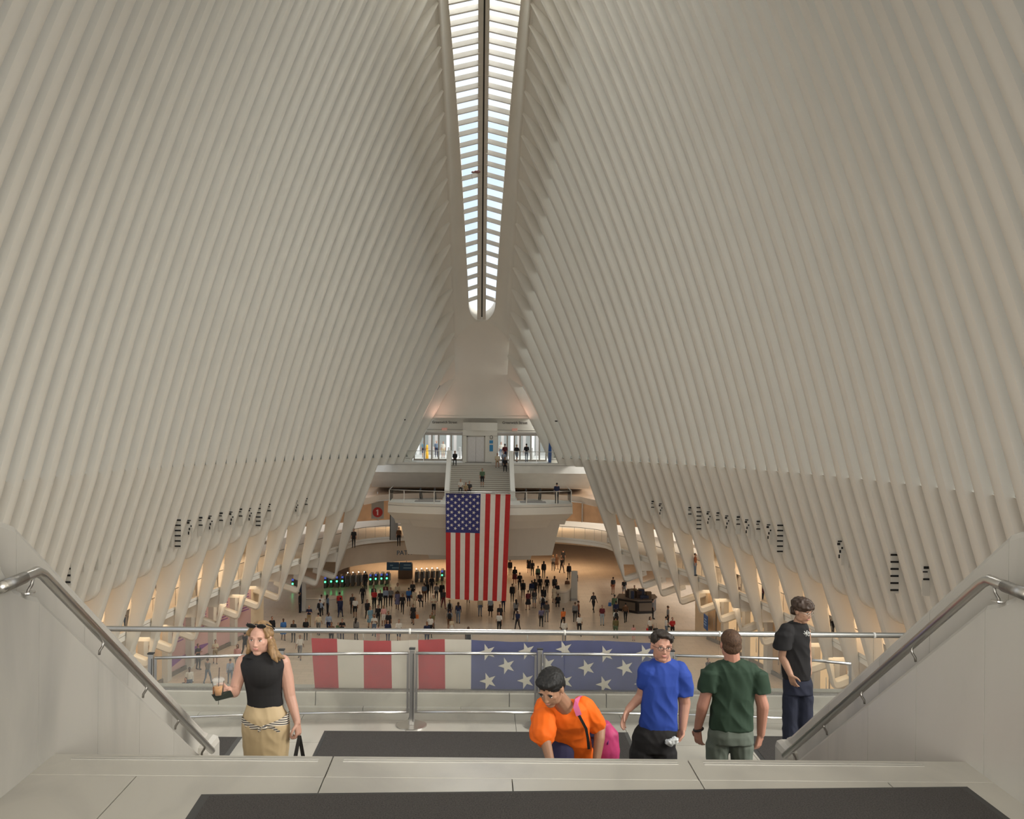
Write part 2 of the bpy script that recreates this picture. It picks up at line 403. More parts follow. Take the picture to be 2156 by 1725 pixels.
while Y > 5:
    for sx in (-1, 1):
        h = hw(Y) + .05; zi = ridge(Y) - .02; zo = Zs(Y) + .12
        v = []
        for x, z in ((.2, zi), (h, zo)):
            v += [(sx * x, Y - .13, z - .16), (sx * x, Y + .13, z - .16), (sx * x, Y + .13, z + .2), (sx * x, Y - .13, z + .2)]
        from_pd('mullion', v, [(0, 1, 5, 4), (1, 2, 6, 5), (2, 3, 7, 6), (3, 0, 4, 7)], WHITE2, sky)
        if Y - pitch > 5:
            Yb = Y - pitch; v = []
            for yy in (Y, Yb): v += [(sx * .2, yy, ridge(yy) + .16), (sx * (hw(yy) + .04), yy, Zs(yy) + .3)]
            from_pd('pane', v, [(0, 1, 3, 2)], SKYGL, sky)
    Y -= pitch

# ------------------------------------------------------------------ street lobby around the camera
lob = bpy.data.objects.new('wall_lobby', None); COL.objects.link(lob); lob['kind'] = 'structure'
box('side_wall', -7.6, -7.3, -9, 3.4, 16.2, 22.6, WHITE, lob); box('side_wall', 7.3, 7.6, -9, 3.4, 16.2, 22.6, WHITE, lob)
box('ceiling', -7.6, 7.6, -9, 3.3, 22.6, 22.9, WHITE, kind='structure')
box('street_front', -7.6, 7.6, -9.3, -9.0, 21.2, 22.9, WHITE, lob)
for k in range(7): box('street_front_post', -7.3 + k * 2.43 - .06, -7.3 + k * 2.43 + .06, -9.2, -9.0, 16.6, 21.2, STEELD, lob)
# ------------------------------------------------------------------ main floor and side galleries
v = [(-45, -12, 0), (45, -12, 0), (45, 150, 0), (-45, 150, 0)]
floor = from_pd('floor', v, [(0, 1, 2, 3)], HALL, kind='structure')
def edge_pts(d, y0=2, y1=100.4, n=60):
    pts = []
    for k in range(n + 1):
        Y = y0 + (y1 - y0) * k / n
        if Y <= 88: pts.append((Xf(Y) - .15 + d, Y))
    for k in range(1, 25):
        a = PI / 2 * k / 24; pts.append(((12.0 + d) * math.cos(a) + 0, 88 + (6.5 + d) * math.sin(a)))
    return pts
def ribbon(name, pa, pb, m, parent=None, sx=1, kind=None, smooth=False):
    """pa, pb lists of 3D points"""
    v = [(sx * p[0], p[1], p[2]) for p in pa] + [(sx * p[0], p[1], p[2]) for p in pb]; n = len(pa)
    return from_pd(name, v, [(i, i + 1, n + i + 1, n + i) for i in range(n - 1)], m, parent, smooth, kind)
def at(pts, z): return [(x, y, z) for x, y in pts]
GAL = 5.36
FASC = mat('fascia_white', (.88, .86, .80), .5)
gal = from_pd('floor_gallery', [(0, 0, 0)], [], WHITE) if False else None
for sx in (-1, 1):
    E0 = edge_pts(0); E6 = edge_pts(7.0); Ei = edge_pts(.25)
    s = ribbon('floor', at(E0, GAL), at(E6, GAL), TAN, None, sx, 'structure')
    ribbon('fascia', at(E0, GAL), at(E0, GAL - .2), FASC, s, sx)
    ribbon('fascia', at(edge_pts(.06), GAL - .2), at(edge_pts(.06), GAL - .22), JOINT, s, sx)
    ribbon('fascia', at(E0, GAL - .22), at(E0, GAL - .5), FASC, s, sx)
    ribbon('soffit', at(E0, GAL - .5), at(edge_pts(2.2), GAL - .98), TAN, s, sx)
    ribbon('soffit', at(edge_pts(2.2), GAL - .98), at(edge_pts(10), GAL - 1.0), TAN, s, sx)
    # upper gallery ceiling
    c = ribbon('ceiling', at(edge_pts(-1.4), 9.0), at(edge_pts(8.0), 9.0), WHITE2, None, sx, 'structure')
    # gallery shop wall
    ww = [p for p in edge_pts(6.0) if p[1] < 84]
    wv = ribbon('wall_gallery', at(ww, GAL), at(ww, 9.0), BEIGE, None, sx, 'structure')
    k = 0
    for j in range(3, len(ww) - 4, 4):                  # shopfront openings set into the gallery wall
        a, b = ww[j], ww[j + 2]; m = (BROWN if (a[1] > 60) else mat('shop_glow', (.85, .52, .26), .5, emit=.5)) if k % 3 != 1 else mat('shop_dark', (.16, .12, .09), .4)
        ribbon('shop_window', [(a[0] - .06, a[1], GAL + .1), (b[0] - .06, b[1], GAL + .1)], [(a[0] - .06, a[1], GAL + 2.9), (b[0] - .06, b[1], GAL + 2.9)], m, wv, sx); k += 1
    # glass balustrade of the gallery
    gr = thing('glass_railing', 'long curved glass balustrade along the %s gallery behind the rib feet' % ('left' if sx < 0 else 'right'), 'railing')
    pts = [p for p in edge_pts(.12, n=64)]
    tube_o('top_rail', [(sx * x, y, GAL + 1.07) for x, y in pts], .025, STEELD, gr, 6)
    for a, b in zip(pts, pts[1:]):
        if a[1] < 24: continue
        ribbon('glass_panel', [(a[0], a[1], GAL + .02), (a[0] * .985 + b[0] * .015, a[1] * .985 + b[1] * .015, GAL + .02), (b[0], b[1], GAL + .02)][::2], [(a[0], a[1], GAL + 1.05), (b[0], b[1], GAL + 1.05)], GLASSR, gr, sx)
        if pts.index(a) % 2 == 0: box('post', sx * a[0] - .012, sx * a[0] + .012, a[1] - .012, a[1] + .012, GAL - .1, GAL + 1.05, STEELD, gr)
    # ground floor shop wall with pilasters, shopfront bays and skirting
    low = [(Xf(24 + 1.6 * k) + 1.35, 24 + 1.6 * k) for k in range(34)]; low[-1] = (Xf(77.8) + 1.5, 77.8)
    lw = ribbon('wall_shop', [(x + .5, y, 0) for x, y in low], [(x + .5, y, GAL - .9) for x, y in low], BEIGE, None, sx, 'structure')
    PINK = mat('pink_hoarding', (.56, .36, .34), .6); WOOD = mat('pale_wood', (.66, .46, .28), .5, noise_amt=.1, nscale=3, stretch=(1, 1, .2)); GLOW = mat('warm_glass', (.78, .56, .32), .3, emit=.28); GREYH = mat('grey_hoarding', (.30, .24, .2), .5)
    for j in range(0, len(low) - 2, 2):
        a, b = low[j], low[j + 2]
        for q in ((a, .0),):
            x, y = q[0]; box('pilaster', min(sx * (x - .15), sx * (x + .6)), max(sx * (x - .15), sx * (x + .6)), y - .4, y + .4, 0, GAL - .9, WHITE2, lw, bev=.03)
        if sx < 0: m = PINK if a[1] > 60 else (WOOD if a[1] > 53 else (GREYH if a[1] > 47 else GLOW))
        else: m = GLOW if (j // 2) % 3 else WOOD
        a1 = (a[0] + .25, a[1] + .4); b1 = (b[0] + .25, b[1] - .4)
        ribbon('shop_panel', [(a1[0], a1[1], .28), (b1[0], b1[1], .28)], [(a1[0], a1[1], 3.9), (b1[0], b1[1], 3.9)], m, lw, sx)
        ribbon('shop_skirting', [(a1[0] - .1, a1[1], 0), (b1[0] - .1, b1[1], 0)], [(a1[0] - .1, a1[1], .28), (b1[0] - .1, b1[1], .28)], STEELD, lw, sx)
        if sx > 0 or a[1] < 60:
            mx = ((a1[0] + b1[0]) / 2 - .06, (a1[1] + b1[1]) / 2)
            box('door_stile', sx * mx[0] - .03, sx * mx[0] + .03, mx[1] - .04, mx[1] + .04, .28, 3.9, STEELD, lw)
            tube_o('door_handle', [(sx * (mx[0] - .1), mx[1] + .25, .9), (sx * (mx[0] - .1), mx[1] + .25, 1.9)], .025, STEEL, lw, 6)
        if m is PINK:
            for r_ in range(7):
                zz = 3.3 - .2 * r_; ln = .9 + .5 * R.random()
                ya = b1[1] - .3; k1 = (b1[0] - a1[0]) / (b1[1] - a1[1])
                x0 = b1[0] - .3 * k1 - .02
                ribbon('printed_line', [(x0, ya, zz), (x0 - k1 * ln, ya - ln, zz)], [(x0, ya, zz + .07), (x0 - k1 * ln, ya - ln, zz + .07)], mat('purple_print', (.22, .08, .26), .6), lw, sx)
            if a[1] < 66:
                k1 = (b1[0] - a1[0]) / (b1[1] - a1[1])
                ribbon('printed_band', [(b1[0] - .02, b1[1], .9), (a1[0] - .02, a1[1], .5)], [(b1[0] - .02, b1[1], 1.0), (a1[0] - .02, a1[1], 1.25)], MATS['purple_print'], lw, sx)
# vertical blue poster in a right shopfront
p = thing('wall_poster', 'small blue lit poster in a shopfront at the foot of the right ribs', 'poster', G(1480, 1352, 0))
pp = G(1487, 1350, 0); q = P(1487, 1310, pp.y)
local(box('poster_face', q.x - .08, q.x, q.y - .55, q.y + .55, q.z - .55, q.z + .55, mat('blue_poster', (.03, .12, .38), .4), p), p)
for k in range(3): local(box('printed_line', q.x - .1, q.x - .08, q.y - .4, q.y + .2 + .1 * k, q.z + .2 - .22 * k, q.z + .27 - .22 * k, mat('pale_blue_ink', (.4, .6, .9), .5), p), p)

# ------------------------------------------------------------------ end of the hall: back wall, gates
bw = box('wall_back', -40, 40, 134, 134.4, 0, 14, BROWN, kind='structure')
box('ceiling', -34, 34, 96.6, 134, 4.2, 4.35, TAN, kind='structure')
# raised back concourse wall above the gallery (behind the balcony)
cb = from_pd('wall_end', [(x, 88 + math.sqrt(max(0, 1 - (x / 22) ** 2)) * 20, z) for z in (GAL, 8.9) for x in [-22 + 2 * k for k in range(23)]], [(i, i + 1, 24 + i, 23 + i) for i in range(22)], BROWN, kind='structure')
for k in range(-9, 10, 2):
    if abs(k) > 2:
        x = k * 1.6; y = 88 + math.sqrt(1 - (x / 22) ** 2) * 20 - .2
        box('glazing_post', x - .06, x + .06, y - .1, y + .1, GAL, 8.9, STEELD, cb)
# header wall over the ticket gates on the left, with its lettering
hp = [p for p in edge_pts(.9) if p[1] > 86]
hd = ribbon('trim_1', at(hp, 4.6), at(hp, 2.75), TAN, None, -1, 'structure')
ribbon('header_soffit', at(hp, 2.75), at([p for p in edge_pts(5) if p[1] > 86][:len(hp)], 2.75), TAN, hd, -1)
hl = text('lettering', 'PATH', P(851.5, 1164.5, 93.0), .62, mat('blue_grey_letters', (.09, .13, .17), .5), rot=(PI / 2, 0, .25)); tag(hl, 'large blue grey capital letters on the beige header above the ticket gates', 'sign')
# blue direction sign hanging under the header
sg = thing('hanging_sign', 'blue two-panel direction sign hanging over the ticket gates', 'sign', P(841, 1200, 97.5))
BLUES = mat('sign_blue', (.045, .10, .16), .5)
a, b = P(814, 1201, 97.5), P(867, 1184.5, 97.5)
local(box('sign_panel', a.x, (a.x + b.x) / 2 - .03, 97.5, 97.6, a.z, b.z, BLUES, sg), sg)
local(box('sign_panel', (a.x + b.x) / 2 + .03, b.x, 97.5, 97.6, a.z, b.z, BLUES, sg), sg)
for k in range(2):
    local(box('hanger', a.x + .6 + k * 1.4, a.x + .66 + k * 1.4, 97.53, 97.57, b.z, 2.75, STEELD, sg), sg)
PALE = mat('sign_pale', (.25, .36, .42), .5)
for k, (dx, dz, w) in enumerate(((.35, .5, .3), (.55, .25, .7), (1.75, .55, .7), (1.7, .25, .8))):
    local(box('sign_print', a.x + dx, a.x + dx + w, 97.46, 97.49, a.z + dz - .06, a.z + dz + .06, PALE, sg), sg)
# ticket gates
GATE = mat('gate_metal', (.10, .085, .07), .45, .5); GREEN = mat('green_light', (.05, 1, .25), .4, emit=4); BLUEL = mat('blue_light', (.08, .12, .5), .4, emit=.4)
WH = mat('white_light', (1, .9, .7), .4, emit=6)
gates = [(616, 1243, 1), (684.5, 1239, 1), (697, 1238, 1), (709, 1237.5, 1), (720.6, 1237, 1), (731, 1236, 0), (742, 1235, 0), (754, 1234.5, 0), (766, 1234, 0), (779.8, 1233, 1), (791, 1232, 1), (803, 1231.5, 1), (814.3, 1231, 1), (876, 1227, 0), (887, 1226.5, 0), (898, 1226, 0), (909, 1225.5, 0), (920, 1225, 0), (930.7, 1224, 1)]
for i, (gx, gy, on) in enumerate(gates):
    q = G(gx, gy, 0)
    t = thing('ticket_gate', '%s ticket gate cabinet%s, %s of the row from the left' % ('dark', ' showing a green light' if on else ' with a small white lamp', ['first', 'second', 'third', 'fourth', 'fifth', 'sixth', 'seventh', 'eighth', 'ninth', 'tenth', 'eleventh', 'twelfth', 'thirteenth', 'fourteenth', 'fifteenth', 'sixteenth', 'seventeenth', 'eighteenth', 'nineteenth'][i]), 'ticket gate', q, 'ticket gates across the concourse')
    bm = bmesh.new(); prism(bm, [(-.0, 0), (1.6, 0), (1.6, 1.05), (.25, 1.05), (0, .8)], -.14, .14, 'X', bev=.02); from_bm('cabinet', bm, GATE, t)
    bm = bmesh.new(); bbox(bm, .14, .32, .8, .84, .25, 1.0); from_bm('flap', bm, STEELD, t)
    if on:
        bm = bmesh.new(); bmesh.ops.create_uvsphere(bm, u_segments=10, v_segments=6, radius=.09); bmesh.ops.translate(bm, verts=bm.verts, vec=(0, -.02, .62)); from_bm('green_lamp', bm, GREEN, t)
        bm = bmesh.new(); bbox(bm, -.1, .1, .02, .06, .9, 1.1); from_bm('reader', bm, BLUEL, t)
    else:
        bm = bmesh.new(); bmesh.ops.create_uvsphere(bm, u_segments=8, v_segments=6, radius=.05); bmesh.ops.translate(bm, verts=bm.verts, vec=(0, .3, 1.35)); from_bm('white_lamp', bm, WH, t)
        bm = bmesh.new(); tube(bm, [(0, .3, 1.04), (0, .3, 1.31)], .02, 6); from_bm('lamp_post', bm, STEELD, t)
# ticket machines block behind the gates
for n_, (mx0, mx1, y_) in enumerate(((838, 868, 1219), (690, 735, 1208))):
    a, b = G(mx0, y_, 0), G(mx1, y_, 0)
    t = thing('ticket_machine', ['brown ticket machine cabinet between the two groups of gates', 'dark sloped kiosk block beyond the left ticket gates'][n_], 'machine', a)
    local(box('body', a.x, b.x, a.y, a.y + .9, 0, 1.55, mat('machine_brown', (.15, .10, .06), .5), t, bev=.05), t)
    local(box('screen', a.x + .2, a.x + .7, a.y - .03, a.y, .9, 1.3, mat('screen_dark', (.03, .03, .04), .3), t), t)
# round red 1 sign on the left gallery
q = P(795, 1079, 92)
sn = thing('round_line_sign', 'white panel with a red disc and the number 1 on the left gallery', 'sign', q)
bm = bmesh.new(); bbox(bm, -.6, .6, .02, .08, -.62, 1.4); from_bm('panel', bm, mat('panel_grey', (.42, .38, .32), .6), sn)
bm = bmesh.new(); prism(bm, [(.48 * math.cos(k * PI / 16), .48 * math.sin(k * PI / 16)) for k in range(32)], -.02, .02, 'Y'); from_bm('red_disc', bm, mat('red_disc', (.45, .03, .02), .5), sn)
bm = bmesh.new(); prism(bm, [(-.05, -.27), (.07, -.27), (.07, .27), (-.02, .27), (-.14, .17), (-.14, .09), (-.05, .15)], -.04, -.025, 'Y'); from_bm('number', bm, mat('number_white', (.75, .6, .55), .5), sn)
tube_o('bracket', [(0, .05, 1.4), (0, .05, 2.0)], .03, STEELD, sn, 6)
# grey pylon beside it
q = P(830, 1111, 90)
tt = thing('signboard', 'narrow grey board standing on the left gallery beside the balcony hull', 'board', (q.x, 90, GAL))
bm = bmesh.new(); bbox(bm, -.35, .35, 0, .12, 0, 2.6, .02); from_bm('board', bm, mat('board_grey', (.30, .29, .27), .6), tt)
bm = bmesh.new(); bbox(bm, -.42, -.35, 0, .12, 0, 3.6); from_bm('post', bm, BLACKM, tt)

# ------------------------------------------------------------------ furniture on the main floor
# coffee kiosk
k0 = G(1347, 1292, 0)
kt = thing('coffee_kiosk', 'dark hexagonal coffee kiosk under the right rib feet', 'kiosk', k0)
kt.scale = (1.15, 1.15, 1.0); KD = mat('kiosk_dark', (.022, .017, .014), .45); KT = mat('kiosk_top', (.12, .09, .07), .4)
pts = [(-1.6, .9), (-.2, -.2), (1.0, 0), (1.5, 1.2), (1.5, 2.3), (-1.2, 2.4)]
bm = bmesh.new(); prism(bm, [(x * .97, y * .97 + .02) for x, y in pts], 0.0, 1.1, 'Z'); from_bm('counter', bm, KD, kt)
bm = bmesh.new(); prism(bm, [(x * 1.04, y * 1.03 - .02) for x, y in pts], 1.1, 1.17, 'Z'); from_bm('counter_top', bm, KT, kt)
for (a, b) in (((-1.45, .75), (-.35, -.1)), ((-.1, -.2), (.9, -.02))):
    bm = bmesh.new(); d = Vector((b[0] - a[0], b[1] - a[1], 0)); nrm = Vector((d.y, -d.x, 0)).normalized() * .04
    vs = [Vector((a[0], a[1], .25)) + nrm, Vector((b[0], b[1], .25)) + nrm, Vector((b[0], b[1], .95)) + nrm, Vector((a[0], a[1], .95)) + nrm]
    bm.faces.new([bm.verts.new(p_) for p_ in vs]); from_bm('front_panel', bm, mat('kiosk_panel', (.12, .09, .065), .4), kt)
for i in range(16):
    bm = bmesh.new(); x, y = -.9 + 2.1 * R.random(), .5 + 1.5 * R.random(); w = .12 + .15 * R.random(); h = .2 + .6 * R.random()
    bbox(bm, x - w, x + w, y - w, y + w, 1.17, 1.17 + h, .02)
    tag(from_bm('stock_box', bm, mat('jar%d' % (i % 4), [(.10, .06, .03), (.02, .025, .05), (.16, .13, .10), (.04, .02, .012)][i % 4], .4)), 'small stock box standing on the dark coffee kiosk counter', 'box', 'stock boxes on the kiosk counter').location = k0
# white totem, desks
q = G(1209, 1265, 0)
t = thing('display_totem', 'tall thin white totem right of the hanging flag', 'totem', q)
bm = bmesh.new(); bbox(bm, -.29, .29, 0, .25, .16, 2.75, .02); from_bm('totem_body', bm, mat('totem_white', (.50, .48, .43), .6), t)
bm = bmesh.new(); bbox(bm, -.31, .31, -.02, .27, 0, .16); from_bm('totem_base', bm, STEELD, t)
q = G(630, 1290, 0)
t = thing('display_totem', 'tall thin white totem behind the left rib feet', 'totem', q)
bm = bmesh.new(); bbox(bm, .2, .55, 0, .25, .1, 2.6, .02); from_bm('totem_body', bm, MATS['totem_white'], t)
bm = bmesh.new(); bbox(bm, .16, .59, -.02, .27, 0, .1); from_bm('totem_base', bm, STEELD, t)
bm = bmesh.new(); bbox(bm, -.0, .2, 0, .25, .1, 2.6, .02); from_bm('dark_side', bm, mat('totem_blue', (.02, .03, .06), .4), t)
STONEW = mat('desk_stone', (.56, .49, .39), .45)
def stadium(L, r, n=10):
    return [(L / 2 + r * math.sin(a), r * math.cos(a)) for a in [PI * k / n for k in range(n + 1)]] + [(-L / 2 - r * math.sin(a), -r * math.cos(a)) for a in [PI * k / n for k in range(n + 1)]]
q = G(1197, 1270, 0)
t = thing('stone_desk', 'rounded white stone desk beside the white totem right of the flag', 'desk', (q.x - .25, q.y + 1.6, 0), rotz=1.2)
bm = bmesh.new(); prism(bm, stadium(2.6, .62), 0, .92, 'Z'); from_bm('desk_body', bm, STONEW, t)
bm = bmesh.new(); prism(bm, stadium(2.6, .60), .92, .96, 'Z'); from_bm('shadow_gap', bm, JOINT, t)
bm = bmesh.new(); prism(bm, stadium(2.6, .64), .96, 1.12, 'Z'); from_bm('desk_top', bm, mat('desk_top', (.66, .56, .44), .4), t)
a, b = G(645, 1287, 0), G(692, 1290, 0)
t = thing('stone_desk', 'long white stone information desk left of the flag', 'desk', ((a.x + b.x) / 2, a.y + .8, 0))
bm = bmesh.new(); prism(bm, stadium(2.0, .6), 0, .95, 'Z'); from_bm('desk_body', bm, STONEW, t)
bm = bmesh.new(); prism(bm, stadium(2.0, .58), .95, .99, 'Z'); from_bm('shadow_gap', bm, JOINT, t)
bm = bmesh.new(); prism(bm, stadium(2.0, .62), .99, 1.12, 'Z'); from_bm('desk_top', bm, MATS['desk_top'], t)
# curved wall edge to the back right and low threshold line
bm = bmesh.new()
a = G(1070, 1258, 0); b = G(1183, 1266, 0)
vs = [(a.x, a.y, .004), (b.x, b.y, .004), (b.x, b.y + .25, .004), (a.x, a.y + .25, .004)]
bm.faces.new([bm.verts.new(p_) for p_ in vs]); from_bm('threshold_strip', bm, mat('strip_pale', (.75, .62, .46), .4), floor)
for i, (sx_, lab) in enumerate(((1366, 'small bright red suitcase beside the woman in a white blouse'), (1380, 'small black suitcase beside the red one'))):
    q = G(sx_, 1339, 0)
    t = thing('suitcase', lab, 'suitcase', q)
    bm = bmesh.new(); bbox(bm, -.2, .2, -.12, .12, .05, .6, .04); from_bm('case', bm, mat('case%d' % i, [(.6, .03, .03), (.02, .02, .02)][i], .4), t)
    bm = bmesh.new(); tube(bm, [(-.1, .1, .6), (-.1, .1, .98), (.1, .1, .98), (.1, .1, .6)], .012, 6); from_bm('pull_handle', bm, STEELD, t)
    for wx in (-.14, .14):
        bm = bmesh.new(); tube(bm, [(wx - .02, 0, .03), (wx + .02, 0, .03)], .03, 8); from_bm('wheel', bm, BLACKM, t)
# ------------------------------------------------------------------ far platform, entrance, stairs, balcony
ZP = 12.7; ZB = 9.9
plat = bpy.data.objects.new('floor_platform', None)
YP = 90.2
bm = bmesh.new()
# side platforms: front fascia, curved soffit behind (left and right of the stairs)
def plat_side(xa, xb):
    return [(xa, YP), (xb, YP)]
for sx in (-1, 1):
    x0, x1 = 2.95 * sx, 10.6 * sx
    bm = bmesh.new(); prism(bm, [(YP, ZP), (YP, ZP - .95), (YP + .3, ZP - 1.05), (YP + 3, ZP - 2.6), (YP + 8, ZP - 3.0), (YP + 8, ZP)], min(x0, x1), max(x0, x1), 'X'); pf = from_bm('floor', bm, WHITE2, kind='structure')
    box('floor_edge', min(x0, x1), max(x0, x1), YP - .03, YP + .1, ZP - .22, ZP - .19, JOINT, pf)
    gr = thing('glass_railing', 'glass balustrade on the edge of the far upper platform, %s of the stairs' % ('left' if sx < 0 else 'right'), 'railing', (0, 0, 0))
    xe = -9.0 if sx < 0 else 8.7
    tube_o('top_rail', [(3.0 * sx, YP + .15, ZP + 1.08), (xe, YP + .15, ZP + 1.08)], .03, STEEL, gr, 6)
    for k in range(5):
        xa = 3.0 * sx + (xe - 3.0 * sx) * k / 5; xb = 3.0 * sx + (xe - 3.0 * sx) * (k + 1) / 5
        box('glass_panel', min(xa, xb) + .02, max(xa, xb) - .02, YP + .14, YP + .16, ZP + .03, ZP + 1.05, GLASSR, gr)
    for k in (0, 2, 5):
        xa = 3.0 * sx + (xe - 3.0 * sx) * k / 5; box('post', xa - .025, xa + .025, YP + .12, YP + .18, ZP, ZP + 1.08, STEEL, gr)
box('floor', -2.95, 2.95, YP + .1, 101, ZP - .4, ZP, WHITE2, kind='structure')
box('floor', -14, 14, 98.2, 140, ZP - .3, ZP - .02, mat('pavement', (.24, .24, .23), .8), kind='structure')
# entrance wall
YW = 93.2
ent = bpy.data.objects.new('wall_entrance', None); COL.objects.link(ent); ent['kind'] = 'structure'
def P2(px, py): q = P(px, py, YW); return q.x, q.z
zt_ = P(1013, 880.5, YW).z; zh = P(1013, 905.5, YW).z; zd = P(1013, 910, YW).z
def poly(name, pts, y0, y1, m, parent):
    bm = bmesh.new(); prism(bm, pts, y0, y1, 'Y'); return from_bm(name, bm, m, parent)
# upper band (wall above the doors), soffit and sloping jambs
poly('upper_wall', [(-5.6, zh), (5.2, zh), (4.7, zt_ + .15), (-4.9, zt_ + .15)], YW, YW + .3, WHITE, ent)
poly('header_band', [(-6.0, zd), (5.75, zd), (5.5, zh), (-5.75, zh)], YW - .12, YW + .3, WHITE, ent)
box('header_joint', -5.8, 5.6, YW - .13, YW - .11, zh - .02, zh + .02, JOINT, ent)
box('door_head', -5.9, 5.7, YW - .05, YW + .1, zd - .1, zd + .0, STEELD, ent)
poly('lip', [(-4.75, zt_ + .0), (4.75, zt_ + .0), (4.6, zt_ + .2), (-4.6, zt_ + .2)], YW - .8, YW + .05, WHITE, ent)
for sx in (-1, 1):
    poly('jamb', [(5.75 * sx, zd), (7.3 * sx, ZP), (12 * sx, ZP), (9 * sx, zt_ + 4), (4.9 * sx, zt_ + .1), (5.2 * sx, zh)], YW + .1, YW + .5, WHITE, ent)
    tube_o('jamb_rail', [(5.75 * sx, YW - .1, zd - .5), (6.9 * sx, YW - .1, ZP + .4), (7.0 * sx, YW - .1, ZP + .1)], .05, mat('brass_line', (.62, .48, .36), .4), ent, 6)
# elevator block
YE = 90.9
def PE(px, py): q = P(px, py, YE); return q.x, q.z
xl, xr = PE(974, 940)[0], PE(1047, 940)[0]
box('elevator_pier', xl, PE(990, 0)[0], YE, YW + .2, ZP, PE(0, 909)[1], WHITE, ent, bev=.06)
box('elevator_pier', PE(1029, 0)[0], xr, YE, YW + .2, ZP, PE(0, 909)[1], WHITE, ent, bev=.04)
box('elevator_header', xl, xr, YE - .02, YW + .2, PE(0, 909)[1], PE(0, 898)[1], WHITE, ent)
bm = bmesh.new()
n = 12; pts = [(xl + (xr - xl) * k / n, YE + .35 - .5 * math.sin(PI * k / n)) for k in range(n + 1)] + [(xr, YW + .2), (xl, YW + .2)]
prism(bm, pts, PE(0, 898)[1], PE(0, 882)[1], 'Z'); from_bm('elevator_crown', bm, WHITE, ent)
ed = thing('elevator', 'brushed steel two-leaf elevator door at the top of the far stairs', 'elevator', (PE(1010, 0)[0], YE + .4, ZP))
ex0, ex1 = PE(991.5, 0)[0], PE(1028, 0)[0]; xm = (ex0 + ex1) / 2; ez = PE(0, 912)[1]
local(box('door', ex0 + .05, xm - .01, YE + .4, YE + .45, ZP + .02, ez, STEELD, ed), ed)
local(box('door', xm + .01, ex1 - .05, YE + .4, YE + .45, ZP + .02, ez, STEELD, ed), ed)
local(box('door_back', ex0, ex1, YE + .46, YE + .5, ZP, ez, BLACKM, ed), ed)
local(box('door_frame', ex0 - .05, ex0 + .05, YE + .3, YE + .5, ZP, ez + .1, mat('bronze_frame', (.3, .27, .23), .4, .6), ed), ed)
local(box('door_frame', ex1 - .05, ex1 + .05, YE + .3, YE + .5, ZP, ez + .1, MATS['bronze_frame'], ed), ed)
local(box('door_lintel', ex0 - .05, ex1 + .05, YE + .3, YE + .5, ez, ez + .14, WHITE2, ed), ed)
cut = box('elevator_mat', PE(988, 0)[0], PE(1043, 0)[0], YP + .12, YE - .05, ZP, ZP + .015, RUBBER); tag(cut, 'grey floor mat in front of the steel elevator door', 'mat')
# blue signs on the right pier
BS = mat('cyan_sign', (.03, .22, .45), .4)
for (x0, x1, y0, y1, lab) in ((1030.5, 1038, 927.5, 934, 'small blue sign above a taller one beside the elevator'), (1030.5, 1038, 937, 950.5, 'taller blue sign beside the elevator under a smaller one')):
    a, b = PE(x0, y1), PE(x1, y0); tag(box('wall_sign', a[0], b[0], YE - .03, YE - .005, a[1], b[1], BS), lab, 'sign')
a = PE(1034.5, 921)
bm = bmesh.new(); tube(bm, [(a[0] + .13 * math.cos(t * PI / 8), YE - .02, a[1] + .17 * math.sin(t * PI / 8)) for t in range(17)], .02, 6, False); tag(from_bm('ring_emblem', bm, BLACKM), 'small dark oval emblem above the blue signs by the elevator', 'sign')
# street names and exit signs
GS = mat('grey_letters', (.12, .11, .1), .6)
for (x, y, w) in ((936, 889.5, 'left'), (1084, 890.5, 'right')):
    q = P(x, y, YW - .02); tag(text('street_lettering', 'Greenwich Street', q, .34, GS), 'dark Greenwich Street lettering above the %s doors' % w, 'lettering')
EXR = mat('exit_red', (.80, .30, .24), .5, emit=.15); EXB = mat('exit_box', (.78, .66, .58), .5)
for (x, y, w) in ((936, 904, 'left'), (1084, 905, 'right')):
    q = P(x, y, YW - .2); t = thing('exit_sign', 'pale box with red EXIT letters above the %s doors' % w, 'sign', q)
    bm = bmesh.new(); bbox(bm, -.26, .26, 0, .08, -.17, .17, .01); from_bm('sign_box', bm, EXB, t); text('lettering', 'EXIT', (0, -.01, 0), .27, EXR, t)
# glass doors
FR = mat('door_frame_metal', (.30, .27, .23), .4, .7)
def doors(n, label, xs, slope):
    t = bpy.data.objects.new('door_%d' % n, None); COL.objects.link(t); t['kind'] = 'structure'
    for k in range(len(xs) - 1):
        x0, x1 = xs[k], xs[k + 1]
        box('glass_leaf', x0 + .06, x1 - .06, YW + .18, YW + .2, ZP + .1, zd - .2, GLASS, t)
        box('stile', x0 - .07, x0 + .07, YW + .12, YW + .26, ZP, zd - .1, FR, t)
        box('bottom_rail', x0 + .07, x1 - .07, YW + .14, YW + .24, ZP, ZP + .16, FR, t)
        box('top_rail', x0 + .07, x1 - .07, YW + .14, YW + .24, zd - .34, zd - .1, FR, t)
    box('stile', xs[-1] - .07, xs[-1] + .07, YW + .12, YW + .26, ZP, zd - .1, FR, t)
xs = [P(x, 940, YW).x for x in (872, 893, 909, 923.5, 950, 974)]; doors(1, '', xs, 0)
xs = [P(x, 940, YW).x for x in (1047, 1068, 1083, 1095, 1118, 1136, 1150)]; doors(2, '', xs, 0)
